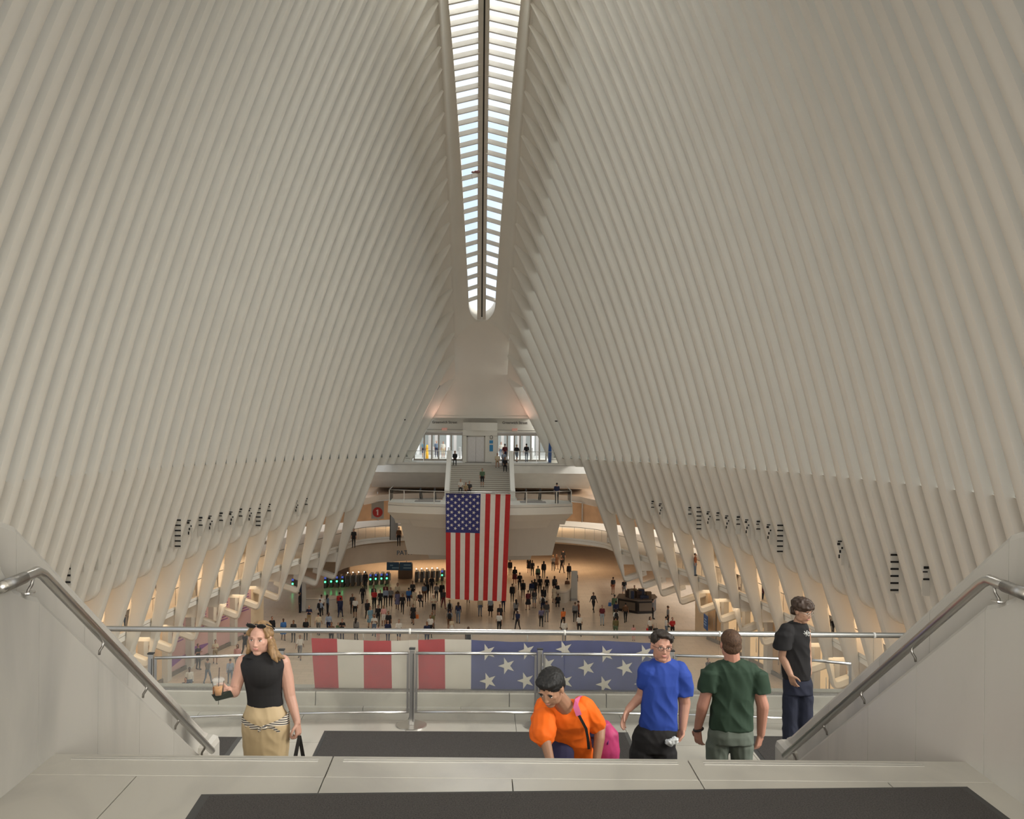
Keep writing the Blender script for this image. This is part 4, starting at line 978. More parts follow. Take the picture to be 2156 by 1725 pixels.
# ------------------------------------------------------------------ people: helpers
import numpy as np
class Prims:
    def __init__(s): s.bm = bmesh.new(); s.items = []
    def E(s, c, r, tag=0, rot=None, seg=(20, 12)):
        M = Matrix.Translation(Vector(c)) @ (rot.to_4x4() if rot else Matrix.Identity(4)) @ Matrix.Diagonal((*r, 1))
        bmesh.ops.create_uvsphere(s.bm, u_segments=seg[0], v_segments=seg[1], radius=1, matrix=M); s.items.append((M.inverted(), tag, min(r), 'E'))
    def C(s, p, q, r1, r2, tag=0, n=12):
        p, q = Vector(p), Vector(q); d = q - p; L = d.length or 1e-6
        st = [(-r1 * math.cos(a), r1 * math.sin(a)) for a in (.12, .5, .95, 1.57)] + [(L + r2 * math.sin(a), r2 * math.cos(a)) for a in (0, .6, 1.1, 1.45)]
        u = d / L; a = u.cross(Vector((0, 0, 1)) if abs(u.z) < .9 else Vector((1, 0, 0))).normalized(); b = u.cross(a)
        rings = [[s.bm.verts.new(p + u * t + (a * math.cos(k * 2 * PI / n) + b * math.sin(k * 2 * PI / n)) * r) for k in range(n)] for t, r in st]
        for A, B in zip(rings, rings[1:]):
            for k in range(n): s.bm.faces.new((A[k], A[(k + 1) % n], B[(k + 1) % n], B[k]))
        s.bm.faces.new(rings[0][::-1]); s.bm.faces.new(rings[-1]); s.items.append(((p, q, r1, r2), tag, 0, 'C'))
    def chain(s, pts, rs, tag=0):
        for i in range(len(pts) - 1): s.C(pts[i], pts[i + 1], rs[i], rs[i + 1], tag)
    def T(s, secs, tag=0, n=28, e=2.3):
        """secs: (centre, rx, ry, yaw) horizontal-ish elliptical sections top to bottom, flat ends"""
        rings = []
        for c, rx, ry, yaw in secs:
            c = Vector(c); R3 = Matrix.Rotation(yaw, 3, 'Z'); ring = []
            for k in range(n):
                t = 2 * PI * k / n; ct, st = math.cos(t), math.sin(t)
                x = math.copysign(abs(ct) ** (2 / e), ct) * rx; y = math.copysign(abs(st) ** (2 / e), st) * ry
                ring.append(s.bm.verts.new(c + R3 @ Vector((x, y, 0))))
            rings.append(ring)
        for A, B in zip(rings, rings[1:]):
            for k in range(n): s.bm.faces.new((A[k], A[(k + 1) % n], B[(k + 1) % n], B[k]))
        s.bm.faces.new(rings[0][::-1]); s.bm.faces.new(rings[-1]); s.items.append((secs, tag, 0, 'T'))
    def B(s, x0, x1, y0, y1, z0, z1, tag=0):
        bbox(s.bm, x0, x1, y0, y1, z0, z1)
    def mesh(s, name, voxel, smooth=2, disp=None, classify=False):
        bmesh.ops.recalc_face_normals(s.bm, faces=s.bm.faces)
        me = bpy.data.meshes.new(name); s.bm.to_mesh(me); s.bm.free()
        o = bpy.data.objects.new(name, me); COL.objects.link(o)
        m = o.modifiers.new('r', 'REMESH'); m.mode = 'VOXEL'; m.voxel_size = voxel; m.adaptivity = 0
        if smooth: k = o.modifiers.new('s', 'SMOOTH'); k.factor = .5; k.iterations = smooth
        bpy.context.view_layer.update()
        out = bpy.data.meshes.new_from_object(o.evaluated_get(bpy.context.evaluated_depsgraph_get())); bpy.data.objects.remove(o); bpy.data.meshes.remove(me)
        out.name = name; n = len(out.vertices)
        if disp:
            out.update(); co = np.empty(n * 3); out.vertices.foreach_get('co', co); no = np.empty(n * 3); out.vertices.foreach_get('normal', no)
            co = co.reshape(-1, 3); no = no.reshape(-1, 3); amp, sc, stretch = disp
            d = np.array([noise.noise(Vector((c[0] * sc * stretch[0], c[1] * sc * stretch[1], c[2] * sc * stretch[2]))) for c in co])
            if 4 < sc < 15:                                   # cloth: add sharper diagonal creases
                d2 = np.array([abs(noise.noise(Vector(((c[0] + c[2] * .5) * sc * 1.7, c[1] * sc * 1.7, c[2] * sc * .9 + 7)))) for c in co]); d = d * .7 + .45 - d2 * 1.5
            co += no * (d * amp)[:, None]; out.vertices.foreach_set('co', co.ravel()); out.update()
        out.polygons.foreach_set('use_smooth', [True] * len(out.polygons))
        if classify:
            nf = len(out.polygons); c = np.empty(nf * 3); out.polygons.foreach_get('center', c); c = c.reshape(-1, 3)
            best = np.full(nf, 1e9); lab = np.zeros(nf, int)
            for geo, tag, mr, k in s.items:
                if k == 'E':
                    M = np.array(geo); l = c @ M[:3, :3].T + M[:3, 3]; d = (np.linalg.norm(l, axis=1) - 1) * mr
                elif k == 'C':
                    p, q, r1, r2 = geo; p, q = np.array(p), np.array(q); dd = q - p; t = np.clip(((c - p) @ dd) / (dd @ dd), 0, 1)
                    d = np.linalg.norm(c - (p + t[:, None] * dd), axis=1) - (r1 + (r2 - r1) * t)
                else: continue
                m_ = d < best; best[m_] = d[m_]; lab[m_] = tag
            out.polygons.foreach_set('material_index', lab)
        return out
CL = {}
def cloth_mat(name, rgb):
    if name not in CL: CL[name] = mat('cloth_' + name.replace(' ', '_'), rgb, .85, noise_amt=.12, nscale=8)
    return CL[name]
COLS = dict(black=(.018, .017, .018), charcoal=(.045, .043, .043), grey=(.18, .175, .17), white=(.62, .59, .53), cream=(.56, .47, .33), navy=(.018, .024, .06), blue=(.05, .15, .38), lightblue=(.28, .33, .42),
            red=(.42, .03, .03), maroon=(.12, .02, .025), green=(.09, .14, .08), olive=(.13, .11, .045), khaki=(.30, .22, .12), brown=(.12, .06, .03), rust=(.22, .07, .03), pink=(.60, .30, .27), orange=(.60, .16, .04), denim=(.12, .16, .22), paleblue=(.32, .38, .42), violet=(.12, .11, .18), teal=(.15, .25, .30))
SK = [mat('skin_light', (.38, .21, .14), .55), mat('skin_tan', (.25, .125, .07), .55), mat('skin_deep', (.10, .05, .03), .55)]
HR = dict(d=mat('hair_dark', (.014, .010, .008), .6), b=mat('hair_brown', (.06, .03, .015), .6), y=mat('hair_blond', (.34, .22, .10), .6), g=mat('hair_grey', (.3, .29, .28), .7), w=mat('cap_white', (.7, .68, .64), .7), r=mat('cap_red', (.4, .03, .02), .7))
SHOE = mat('shoe_dark', (.02, .018, .016), .6)
# slots: 0 skin 1 hair 2 top 3 forearm 4 bottom 5 shin 6 shoe
def pose(kind):
    p = Prims(); E, C = p.E, p.C
    E((0, -.01, 1.60), (.075, .092, .112), 0, seg=(12, 8)); E((0, .022, 1.632), (.083, .092, .092), 1, seg=(12, 8)); C((0, .01, 1.52), (0, .01, 1.43), .05, .06, 0)
    E((0, -.105, 1.585), (.015, .02, .022), 0, seg=(6, 4))
    p.T([((0, 0, 1.46), .055, .055, 0), ((0, .0, 1.42), .115, .075, 0), ((0, 0, 1.37), .155, .095, 0), ((0, 0, 1.22), .158, .108, 0), ((0, 0, 1.04), .145, .10, 0), ((0, 0, .93), .155, .105, 0)], 2)
    E((0, 0, 1.28), (.16, .105, .15), 2, seg=(12, 8)); E((0, 0, 1.08), (.148, .10, .14), 2, seg=(12, 8)); E((0, 0, .92), (.155, .104, .10), 4, seg=(12, 8))
    sw = {'stand': (0, 0), 'walk': (.24, .12), 'stride': (-.28, -.16), 'phone': (.03, 0), 'dress': (.10, .05), 'sit': (0, 0), 'wave': (.16, .05)}[kind]
    for s in (-1, 1):
        l = sw[0] * s; hip = (s * .092, 0, .90)
        if kind == 'sit':
            kn = (s * .12, -.42, .88); an = (s * .12, -.44, .46)
        else:
            kn = (s * .095, -l * .45 - (.05 if l else 0), .49 + abs(l) * .02); an = (s * .10, -l * 1.0, .09 + (.06 if l < 0 else 0))
        C(hip, kn, .088, .058, 4); C(kn, an, .056, .042, 5); C((an[0], an[1] + .02, an[2] - .045), (an[0] + s * .02, an[1] - .14, an[2] - .05), .042, .038, 6)
        a = -sw[0] * s * .8; sh = (s * .172, 0, 1.375)
        if kind == 'phone': el = (s * .22, .03, 1.12); hd = (s * .08, -.24, 1.2)
        elif kind == 'sit': el = (s * .21, -.04, 1.12); hd = (s * .10, -.26, 1.02)
        elif kind == 'wave' and s > 0: el = (.30, -.1, 1.2); hd = (.22, -.2, 1.42)
        else: el = (s * .215, -a * .45, 1.11); hd = (s * .225, -a * 1.2 - .04, .87)
        C(sh, el, .054, .043, 2); C(el, hd, .04, .032, 3); E(Vector(hd) + (Vector(hd) - Vector(el)).normalized() * .06, (.03, .04, .05), 0, seg=(8, 6))
    if kind == 'dress': p.T([((0, 0, 1.0), .15, .10, 0), ((0, 0, .85), .20, .15, 0), ((0, 0, .52), .25, .2, 0)], 4); E((0, 0, .75), (.22, .17, .25), 4, seg=(12, 8))
    me = p.mesh('person_' + kind, .026, 1, classify=True)
    for i in range(7): me.materials.append(SK[0])
    return me
POSE = {k: pose(k) for k in ('stand', 'walk', 'stride', 'phone', 'dress', 'sit', 'wave')}
_p = Prims(); _p.E((0, .05, 1.60), (.098, .085, .13)); _p.C((0, .085, 1.58), (0, .09, 1.36), .085, .07); LONGHAIR = _p.mesh('long_hair', .022, 1)
_p = Prims(); _p.T([((0, .17, 1.42), .10, .05, 0), ((0, .19, 1.3), .14, .085, 0), ((0, .19, 1.1), .15, .09, 0), ((0, .17, .98), .12, .06, 0)]); BAG = _p.mesh('backpack_mesh', .022, 1)
_p = Prims(); _p.T([((0, 0, .32), .13, .05, 0), ((0, 0, .0), .15, .06, 0)]); _p.C((-.09, 0, .30), (0, 0, .55), .012, .012); _p.C((.09, 0, .30), (0, 0, .55), .012, .012); TOTE = _p.mesh('tote_mesh', .016, 0)
def person(x, y, z, label, top='black', bot='black', pose_='stand', face=0, skin=0, hair='d', long=False, fore='skin', shin='cloth', h=1.72, group=None):
    o = bpy.data.objects.new('person', POSE[pose_]); COL.objects.link(o); o.location = (x, y, z); o.rotation_euler = (0, 0, math.radians(face)); o.scale = [h / 1.72] * 3
    t, b = cloth_mat(top, COLS[top]), cloth_mat(bot, COLS[bot]); S = SK[skin]
    for i, m in enumerate((S, HR[hair], t, S if fore == 'skin' else t, b, S if shin == 'skin' else b, SHOE)):
        o.material_slots[i].link = 'OBJECT'; o.material_slots[i].material = m
    tag(o, label, 'person', group)
    if long:
        c = bpy.data.objects.new('hair', LONGHAIR); COL.objects.link(c); c.parent = o
        if not LONGHAIR.materials: LONGHAIR.materials.append(HR[hair])
        c.material_slots[0].link = 'OBJECT'; c.material_slots[0].material = HR[hair]
    return o
# crowd on the main floor: head pixel x, y | top bottom | pose | facing (degrees, 0 = towards the stairs) | flags | note
import re
def nwords(t): return len(re.findall(r"[A-Za-z0-9][A-Za-z0-9'\u2019-]*", t))
def fit_label(label, note):
    if nwords(label) > 16: label = 'person, ' + note
    return label
CROWD = """631 1247 black black stand 90 c|by the totem at the left rib feet
677 1252 white black stand 180 |behind the left stone desk, back turned
674 1262 lightblue black walk 150 ck|with a rucksack in front of the left stone desk
690 1252 denim black stand 120 cL|at the right end of the left stone desk
651 1275 navy khaki phone 0 |holding a phone up near the left stone desk
670.5 1290 cream grey walk 180 |seen from behind, below the left stone desk
692 1290 lightblue navy walk 0 c|in a pale shirt walking up from the left desk
618 1306 charcoal black stand 0 |nearest the left shopfront corner
644 1302 black black stand 10 |with a beard, third from the left shop corner
715 1247 red navy stand 190 g|leaning close to a companion in navy
717 1258 navy navy stride 170 c|long dark outfit beside the one in red
742 1250 charcoal black stand 20 |half hidden behind the one in white tee and black shorts
748 1258 white black stand 0 s|with a black crossbody bag left of the gates group
698 1310 brown black phone 0 |small, in brown plaid at the left of the rail
712 1311 green denim walk 0 q|child in sage green beside a parent in black
720.6 1302.7 black navy phone 0 |holding a cup beside a child in sage green
750 1301 grey black stand 160 cL|grey hoodie and long dark hair, seen from behind
769.5 1203 black black walk 180 c|just past the ticket gates, between the green lamps
763.6 1232 black black stride 200 c|reaching out in front of the ticket gates
773.6 1262.6 black black walk 20 cL|slim and dark, left of the one in a blue dress
779.6 1277 teal teal dress 30 dL|in a short blue dress by the crowd left of the flag
787 1232.5 charcoal black stand 10 |behind the one in bright red top, left
788.4 1240 red black stand 0 |bright red top in the thick of the crowd
801 1242 black black walk 10 c|between the red top and the pale blue shirt
812 1229 maroon black stand 180 |dark maroon top behind the pale blue shirt
812 1236.7 lightblue black stand 0 c|wide pale blue shirt in the thick of the crowd
822.6 1237 grey black stand 10 |grey shirt right of the pale blue shirt
837 1228 cream brown stand 0 cL|cream top, far, in line with the ticket machine
837 1244 violet violet dress 0 dL|long grey violet dress below the ticket machine
847.6 1250 black black walk 0 cL|striding in black below the ticket machine
860.6 1237.5 blue navy stand 180 s|bright blue top under the ticket machine
869 1224 charcoal black walk 0 c|open dark jacket over white shirt, near the ticket machine
872.7 1240 cream cream stand 160 |cream outfit with a red bag
884 1245 charcoal charcoal sit 20 q|crouching low left of the flag
893.5 1228 denim brown stand 180 s|grey blue top and bare legs left of the flag
899 1224 black black stand 180 cL|in a long black dress left of the flag
909 1212 black black walk 180 c|farther off left of the flag, by the gates
919 1228 grey charcoal walk 180 |grey top, third from the flag edge
930.7 1225 black black stand 10 c|dark and close to the flag's left edge, upper
933.6 1240 charcoal maroon walk 20 c|dark and close to the flag's left edge, lower
913.6 1253 cream black phone 0 s|cream shirt and dark shorts left of the flag
910 1287.6 olive black stride 340 |olive tee, walking away below the cream shirt
869.8 1271.8 black black dress 340 ds|black dress with an orange bag, alone on open floor
840 1304 white navy walk 0 s|white tee with rucksack straps just above the rail
818 1287 black black stand 20 |black tee behind the one in a dark suit
817 1305.6 navy navy walk 0 c|dark suit, pale shirt and tie just above the rail
788 1293.5 white denim phone 0 L|white tee and jeans just above the rail
807.6 1275 pink white stand 20 sg|pink vest and white shorts
796.3 1273.5 black black walk 0 cL|black jacket left of the pink vest
899 1309 navy navy stand 0 |navy tee with an orange print at the rail
906 1295 white black stand 10 |white patterned top behind the navy tee
796.3 1316 pink pink stand 0 q|small child with red cheeks peeking over the rail
946.7 1262.6 white navy walk 180 k|white tee and big black rucksack under the flag
946.7 1282.6 grey brown stride 180 sk|grey tee, brown shorts and grey rucksack under the flag
965 1267.6 navy denim walk 180 cL|dark jacket and jeans under the flag, long hair
951.3 1302 cream white stand 20 qL|long dark red hair, low below the flag
986 1320 black black stand 0 L|only a dark head showing over the rail
986 1231 black black stand 0 |only legs show below the flag's hem, left
1011 1256 cream denim stand 10 c|cream shirt and jeans under the flag's hem
1033 1257 paleblue black dress 0 dL|pale top and black skirt under the flag's hem
1052.7 1272.6 black black stand 0 |black top behind the one in a white vest
1060 1247 black navy walk 0 c|dark trousers at the flag's right hem
1051 1288.5 white black stride 0 |white vest and black trousers right of the flag hem
1086.5 1261.8 grey black walk 200 cL|pale grey jacket right of the flag
1090 1285 navy black stride 330 w|white cap and cropped trousers right of the flag
1078.6 1229 black black stand 180 c|broad dark figure beside the flag's right edge
1094.4 1205.4 black black walk 180 |first in the line right of the flag, far
1101.5 1221 charcoal black stand 180 k|grey top with rucksack right of the broad dark figure
1084 1193 black maroon dress 180 dL|dark skirt, far right of the flag
1074 1178 black black stand 180 c|farthest figure hugging the flag's right side
1113.8 1173 black black dress 180 dL|far black dress under the balcony's right foot
1121 1179.7 charcoal black walk 180 k|dark jacket and rucksack under the balcony's right foot
1132.8 1191.7 green black stand 180 c|grey green jumper in the right crowd
1145 1181.5 black black stand 180 cL|long black coat in the right crowd
1137 1213 black black walk 180 c|dark figure at the middle of the right crowd
1151.8 1214 black black stride 180 c|arms bent, dark, right of the crowd's middle
1119.8 1222 navy grey stand 180 c|navy jacket near the white threshold line
1126 1219 black black stand 180 L|dark hair close behind the navy jacket
1164.8 1169 grey charcoal walk 180 |grey shirt and dark trousers, far right crowd
1172 1166.7 brown brown dress 20 ds|brown dress, far right crowd
1183 1173 black black stride 140 |walking sideways, far right crowd
1186 1157 black black stand 180 |only legs show under the gallery soffit
1198 1186 black black stand 180 c|black figure left of the tall white totem, far
1212 1203.8 black black stand 10 |head behind the tall white totem
1194.5 1216.8 brown charcoal walk 180 c|dark brown jacket behind the round desk
1168 1213 charcoal black stand 10 cL|looking sideways, above the cream dress
1172.7 1226 black black stand 180 c|black outfit behind the cream dress
1166.7 1232.6 cream cream dress 20 ds|pale cream dress near the round stone desk
1175 1250 black black sit 180 ck|crouching by the round stone desk
1112 1242.8 maroon black dress 200 ds|dark red top and black skirt by the threshold line
1125 1240 charcoal grey stand 180 s|grey skirt right of the dark red top
1145 1235 black black stand 180 cL|dark long hair above the white rucksack
1143 1251 white navy stride 180 k|white tee with rucksack striding right of the flag
1151 1265 charcoal grey stand 180 |dark grey shirt and grey trousers seen from behind
1139.8 1278 violet black walk 180 |faded violet top in front of the grey shirt
1186 1280 orange black walk 200 c|orange and white striped shirt
1188 1303.5 white grey stand 180 |white shirt seen from behind just above the rail
1211 1268 grey black stand 180 c|checked shirt below the white totem
1218 1265 rust black stand 90 c|rust brown shirt below the white totem
1220 1292.6 white black walk 0 L|white waistcoat and long dark hair below the totem
1249.7 1247.4 charcoal black stride 20 c|long dark coat holding a board, open floor
1268 1274 maroon paleblue stand 0 g|dark red vest and wide pale jeans, open floor
1294 1252 green green stand 180 c|grey green shirt with a blue bag left of the kiosk
1297 1265 navy black walk 180 c|navy top left of the kiosk
1297 1282 white black walk 180 k|white tee with black rucksack left of the kiosk
1296.4 1298 olive green walk 180 c|olive shirt just above the rail
1317.3 1269 brown black stride 180 g|brown vest and black trousers in front of the kiosk
1291 1215 black rust stand 200 s|dark top and orange shorts, far right floor
1314.4 1219 black grey walk 180 s|black tee and grey shorts beside the right rib foot
1334 1316 pink pink stand 0 q|small child in pink at the right of the rail
1369.5 1298.8 white charcoal stand 20 L|white blouse and long hair beside a red suitcase
1403 1298 white denim phone 100 |white tee in profile near the right shopfront
1416 1299.8 red black phone 10 c|red jacket by the right shopfront pillar
1406.6 1275.6 grey black stand 90 |half behind the right shopfront pillar
573 1298 black black stand 20 c|black suit at the left behind the blonde woman
596.8 1302.5 blue blue dress 20 ds|bright blue dress behind the blonde woman's shoulder
631.6 1337 white grey walk 0 s|white tee with rucksack straps left of the banner
417.3 1355.4 charcoal black phone 60 |holding a phone by the pale shopfront on the left
453.5 1347 cream khaki phone 20 s|cream shirt by the pale shopfront on the left
500 1357 pink grey stand 0 cL|pink top behind the blonde woman
516 1330 black black stride 160 c|tall dark figure by the pink hoarding
437.5 1386 grey denim stride 160 c|grey blue outfit walking away, lower left
484.8 1387 lightblue denim walk 200 c|patterned blue top beside the plastic cup
399 1405 white denim stand 20 c|white and denim, lowest left near the stair wall
391 1426 navy grey sit 0 q|navy top low by the left stair wall
1491 1385 charcoal grey walk 30 c|dark jacket between the men in blue and green
1451 1426 brown brown stand 20 q|small brown patterned figure beside the man in blue""".split('\n')
for ln in CROWD:
    a, note = ln.split('|'); t = a.split(); hx, hy = float(t[0]), float(t[1]); top, bot, ps, fc = t[2], t[3], t[4], float(t[5]); fl_ = t[6] if len(t) > 6 else ''
    h = (1.68 + .14 * R.random()) * (.72 if 'q' in fl_ and ps != 'sit' else 1); hz = h if ps != 'sit' else h - .42
    q = G(hx, hy, hz); z = 0 if ps != 'sit' else -.42 * h / 1.72
    label = 'person on the main floor, ' + note
    label = fit_label(label, note)
    sk = 2 if R.random() < .15 else (1 if R.random() < .5 else 0)
    hair = 'w' if 'w' in fl_ else ('r' if False else ('y' if R.random() < .06 else ('b' if R.random() < .3 else 'd')))
    person(q.x, q.y, z, label, top, bot, ps, fc, sk, hair, 'L' in fl_, 'cloth' if 'c' in fl_ else 'skin', 'skin' if ('s' in fl_ or 'd' in fl_) else 'cloth', h, 'people on the main floor')
    if 'k' in fl_:
        b = bpy.data.objects.new('backpack', BAG); COL.objects.link(b); b.location = (q.x, q.y, z); b.rotation_euler = (0, 0, math.radians(fc)); b.scale = [h / 1.72] * 3
        if not BAG.materials: BAG.materials.append(cloth_mat('black', COLS['black']))
        lb = 'rucksack on the person ' + note; tag(b, lb if nwords(lb) <= 16 else 'rucksack worn ' + note, 'backpack')
for (bx, by, c, lab) in ((1284, 1262, 'blue', 'blue bag held low left of the kiosk'), (878, 1288, 'orange', 'orange bag at the hip of the person in a black dress'), (875, 1250, 'red', 'small red bag beside the cream outfit left of the flag')):
    q = G(bx, by + 14, .45); b = bpy.data.objects.new('handbag', TOTE); COL.objects.link(b); b.location = (q.x, q.y, .42)
    if not TOTE.materials: TOTE.materials.append(SHOE)
    b.material_slots[0].link = 'OBJECT'; b.material_slots[0].material = cloth_mat(c, COLS[c]); tag(b, lab, 'bag')
# people on the galleries, far stairs, balcony, platform and street
def at_head(px, py, z, h):
    q = G(px, py, z + h); return q
def zone(px, py, z, h, label, **k):
    q = G(px, py, z + h); person(q.x, q.y, z, label, h=h, **k); return q
for px, py, sx_, lab, k in ((1464, 1165, 1, 'person in brown with a dark rucksack on the right gallery', dict(top='rust', bot='denim', face=60)), (1632, 1212, 1, 'person in navy walking on the right gallery between two near ribs', dict(top='navy', bot='navy', pose_='walk', face=160)),
        (745, 1113, -1, 'person in black at the end of the left gallery rail', dict(top='black', bot='black')), (333, 1205, -1, 'person in black on the left gallery seen between near ribs', dict(top='black', bot='black')), (287, 1240, -1, 'dark figure on the left gallery seen nearest the left stair wall', dict(top='charcoal', bot='black')), (840, 1110, -1, 'person in brown behind the left edge of the balcony hull', dict(top='brown', bot='black'))):
    zone(px, py, GAL, 1.72, lab, **k)
YS = 0
def on_stair(px, Y): return ZP - rise * (int((YP + .1 - Y) / tread))
def stair_person(px, Y, lab, sit=False, **k):
    q = P(px, 1000, Y); z = ZP - rise * max(0, int((YP + .1 - Y) / tread + .999)) if Y < YP + .1 else ZP
    h = k.pop('h', 1.72)
    person(q.x, Y, z - (.42 if sit else 0) + (0.0), lab, pose_='sit' if sit else k.pop('pose_', 'stand'), h=h, **k)
stair_person(957.5, YP - .1, 'person in black sitting at the top left of the far stairs reading', True, top='black', bot='black', skin=1, fore='cloth')
stair_person(1047, YP - .4, 'person in a pale jumper sitting at the top right of the far stairs', True, top='cream', bot='khaki', shin='skin')
stair_person(1060, YP - .1, 'person in a pale blue top sitting by the right balustrade, highest of three', True, top='lightblue', bot='denim')
stair_person(1063, YP - 1.0, 'person in black trousers lounging against the right balustrade, lowest of three', True, top='black', bot='black', skin=1)
stair_person(1015.5, YP - 3.6, 'person in a green tee and black shorts walking down the middle of the far stairs', top='green', bot='black', shin='skin', pose_='stand')
stair_person(970, YP - 4.5, 'person in a white tee sitting on the lower far stairs, left of three', True, top='white', bot='black', hair='b')
stair_person(981, YP - 4.7, 'person with long brown hair sitting between two others on the lower far stairs', True, top='khaki', bot='brown', hair='b', h=1.6)
stair_person(988.5, YP - 4.6, 'person in dark grey sitting on the lower far stairs, right of three', True, top='charcoal', bot='charcoal', hair='b')
zone(1172.5, 1016.5, ZB, 1.76, 'person in a navy tee standing alone with back turned, right end of the balcony', top='navy', bot='charcoal', face=180)
def plat_p(px, Y, lab, **k):
    q = P(px, 950, Y); person(q.x, Y, ZP, lab, **k)
plat_p(1063, YP + .9, 'person in a maroon shirt with a dark rucksack at the top of the far stairs', top='maroon', bot='navy', face=170, pose_='walk', h=1.8)
plat_p(1088, YP + 1.3, 'person in black top and shorts walking behind the right platform rail', top='black', bot='denim', shin='skin', face=150, pose_='walk', hair='y')
plat_p(1108.5, YP + 1.6, 'person in a black vest and jeans walking behind the right platform rail', top='black', bot='denim', face=170, pose_='walk', h=1.8)
for px, Y, lab, k in ((1055, 97, 'person in a white tee outside the right doors', dict(top='white', bot='denim')), (892, 98, 'person in a pale green top outside the left doors, leftmost', dict(top='teal', bot='navy', shin='skin')), (919, 99, 'person in a grey blue tee outside the left doors, middle', dict(top='denim', bot='navy')), (933, 97.5, 'person in white outside the left doors, nearest the elevator', dict(top='white', bot='cream', shin='skin'))):
    plat_p(px, Y, lab, **k)
for i, (px, py, c1) in enumerate(((1336, 1233, 'olive'), (1375, 1262, 'grey'), (1347, 1240, 'navy'))):
    q = G(px, py, 1.7); person(q.x, q.y, 0, ['worker in yellow olive at the back of the dark coffee kiosk', 'person in grey leaning at the right side of the coffee kiosk', 'worker in navy inside the dark coffee kiosk'][i], top=c1, bot='black', face=[0, 90, 20][i])
# dark and pale figures printed on panels hung between the ribs
PB = mat('panel_pale', (.62, .60, .54), .6)
def rib_panel(px, py, kind, side):
    sx = -1 if side == 'left' else 1; best = None
    for Yr in sorted(YR):                                       # the side face of the rib that this sight line meets first
        Y = Yr - HB; q = P(px, py, Y); f0 = front(Yr, min(q.z, Zn(Yr) - .1))
        if f0 + .12 <= abs(q.x) <= f0 + 1.5 and q.z > 6: best = (Y - .03, q); break
    if not best: return
    Y, q = best; t = thing('wall_light_fitting', 'x', 'light fitting', (q.x, Y, q.z)); z = 0
    if kind == 0:
        parts = [((-.10, .10), (.32, .42), BLACKM), ((-.13, .05), (.18, .23), BLACKM), ((-.12, .12), (-.12, -.05), BLACKM), ((-.16, .14), (-.75, -.12), PB), ((-.10, .08), (-.02, .17), PB)]
    elif kind == 1:
        parts = [((-.14, .06), (.30, .36), BLACKM), ((-.16, -.02), (.14, .26), BLACKM), ((.04, .12), (-.04, .05), BLACKM), ((-.06, .02), (-.24, -.10), BLACKM), ((-.10, -.03), (-.50, -.32), BLACKM), ((.05, .18), (-.85, -.1), PB)]
    else:
        parts = [((-.20, .14), (.5 - .3 * k, .58 - .3 * k), BLACKM) for k in range(6)] + [((-.16, .16), (-1.1, .5), PB)]
    for (a, b), (c, d), m in parts:
        y0 = .0 if m is PB else -.03
        bm = bmesh.new(); bbox(bm, a, b, y0, y0 + .03, c, d); from_bm('pale_body' if m is PB else 'dark_mark', bm, m, t)
    return t
FIG = [(143, 1180, 2), (172, 1170, 0), (200, 1162, 1), (229, 1155, 0), (307, 1135, 0), (334, 1128, 1), (357, 1123, 0), (376, 1115, 2), (400, 1108, 1), (423, 1103, 0), (444, 1098, 1), (466, 1093, 0), (488, 1089, 1), (507, 1084, 0), (527, 1081, 1), (545, 1078, 2), (567, 1073, 0), (625, 1064, 1), (645, 1060, 0)]
FIGR = [(1374, 1066, 0), (1391, 1070, 1), (1452, 1080, 0), (1472, 1085, 2), (1492, 1088, 1), (1511, 1092, 0), (1531, 1097, 1), (1554, 1101, 0), (1573, 1106, 1), (1596, 1111, 0), (1619, 1117, 1), (1643, 1126, 2), (1665, 1130, 0), (1689, 1134, 1), (1714, 1145, 0), (1769, 1154, 1), (1793, 1164, 0), (1820, 1172, 1), (1851, 1180, 0), (1884, 1195, 2), (1914, 1208, 1), (1949, 1215, 0)]
WORDS = ['first', 'second', 'third', 'fourth', 'fifth', 'sixth', 'seventh', 'eighth', 'ninth', 'tenth', 'eleventh', 'twelfth', 'thirteenth', 'fourteenth', 'fifteenth', 'sixteenth', 'seventeenth', 'eighteenth', 'nineteenth', 'twentieth', 'twenty-first', 'twenty-second']
KN = ['dark-topped white wall fitting', 'wall fitting with a dashed dark arc', 'ladder-like fitting of dark louvres']
for side, lst in (('left', FIG), ('right', FIGR)):
    for i, (a, b, k) in enumerate(lst):
        t = rib_panel(a, b, k, side)
        if t: t['label'] = '%s between the %s ribs, %s from the left' % (KN[k], side, WORDS[i]); t['group'] = 'wall fittings between the ribs'
# drifting balloon caught under the skylight
q = P(1002, 362, 76.5)
bl = thing('balloon', 'small pinkish foil balloon caught under the skylight beside the spine', 'balloon', (q.x, q.y, q.z))
_p = Prims(); _p.E((.1, 0, 0), (.27, .12, .13)); _p.E((-.2, 0, -.03), (.18, .10, .09)); me = _p.mesh('balloon_body', .02, 1); link('balloon_body', me, mat('balloon_pink', (.30, .16, .15), .25, .3), bl)
bm = bmesh.new(); tube(bm, [(-.3, 0, -.05), (-.33, 0, -.3), (-.28, .02, -.6)], .008, 5); from_bm('string', bm, BLACKM, bl)
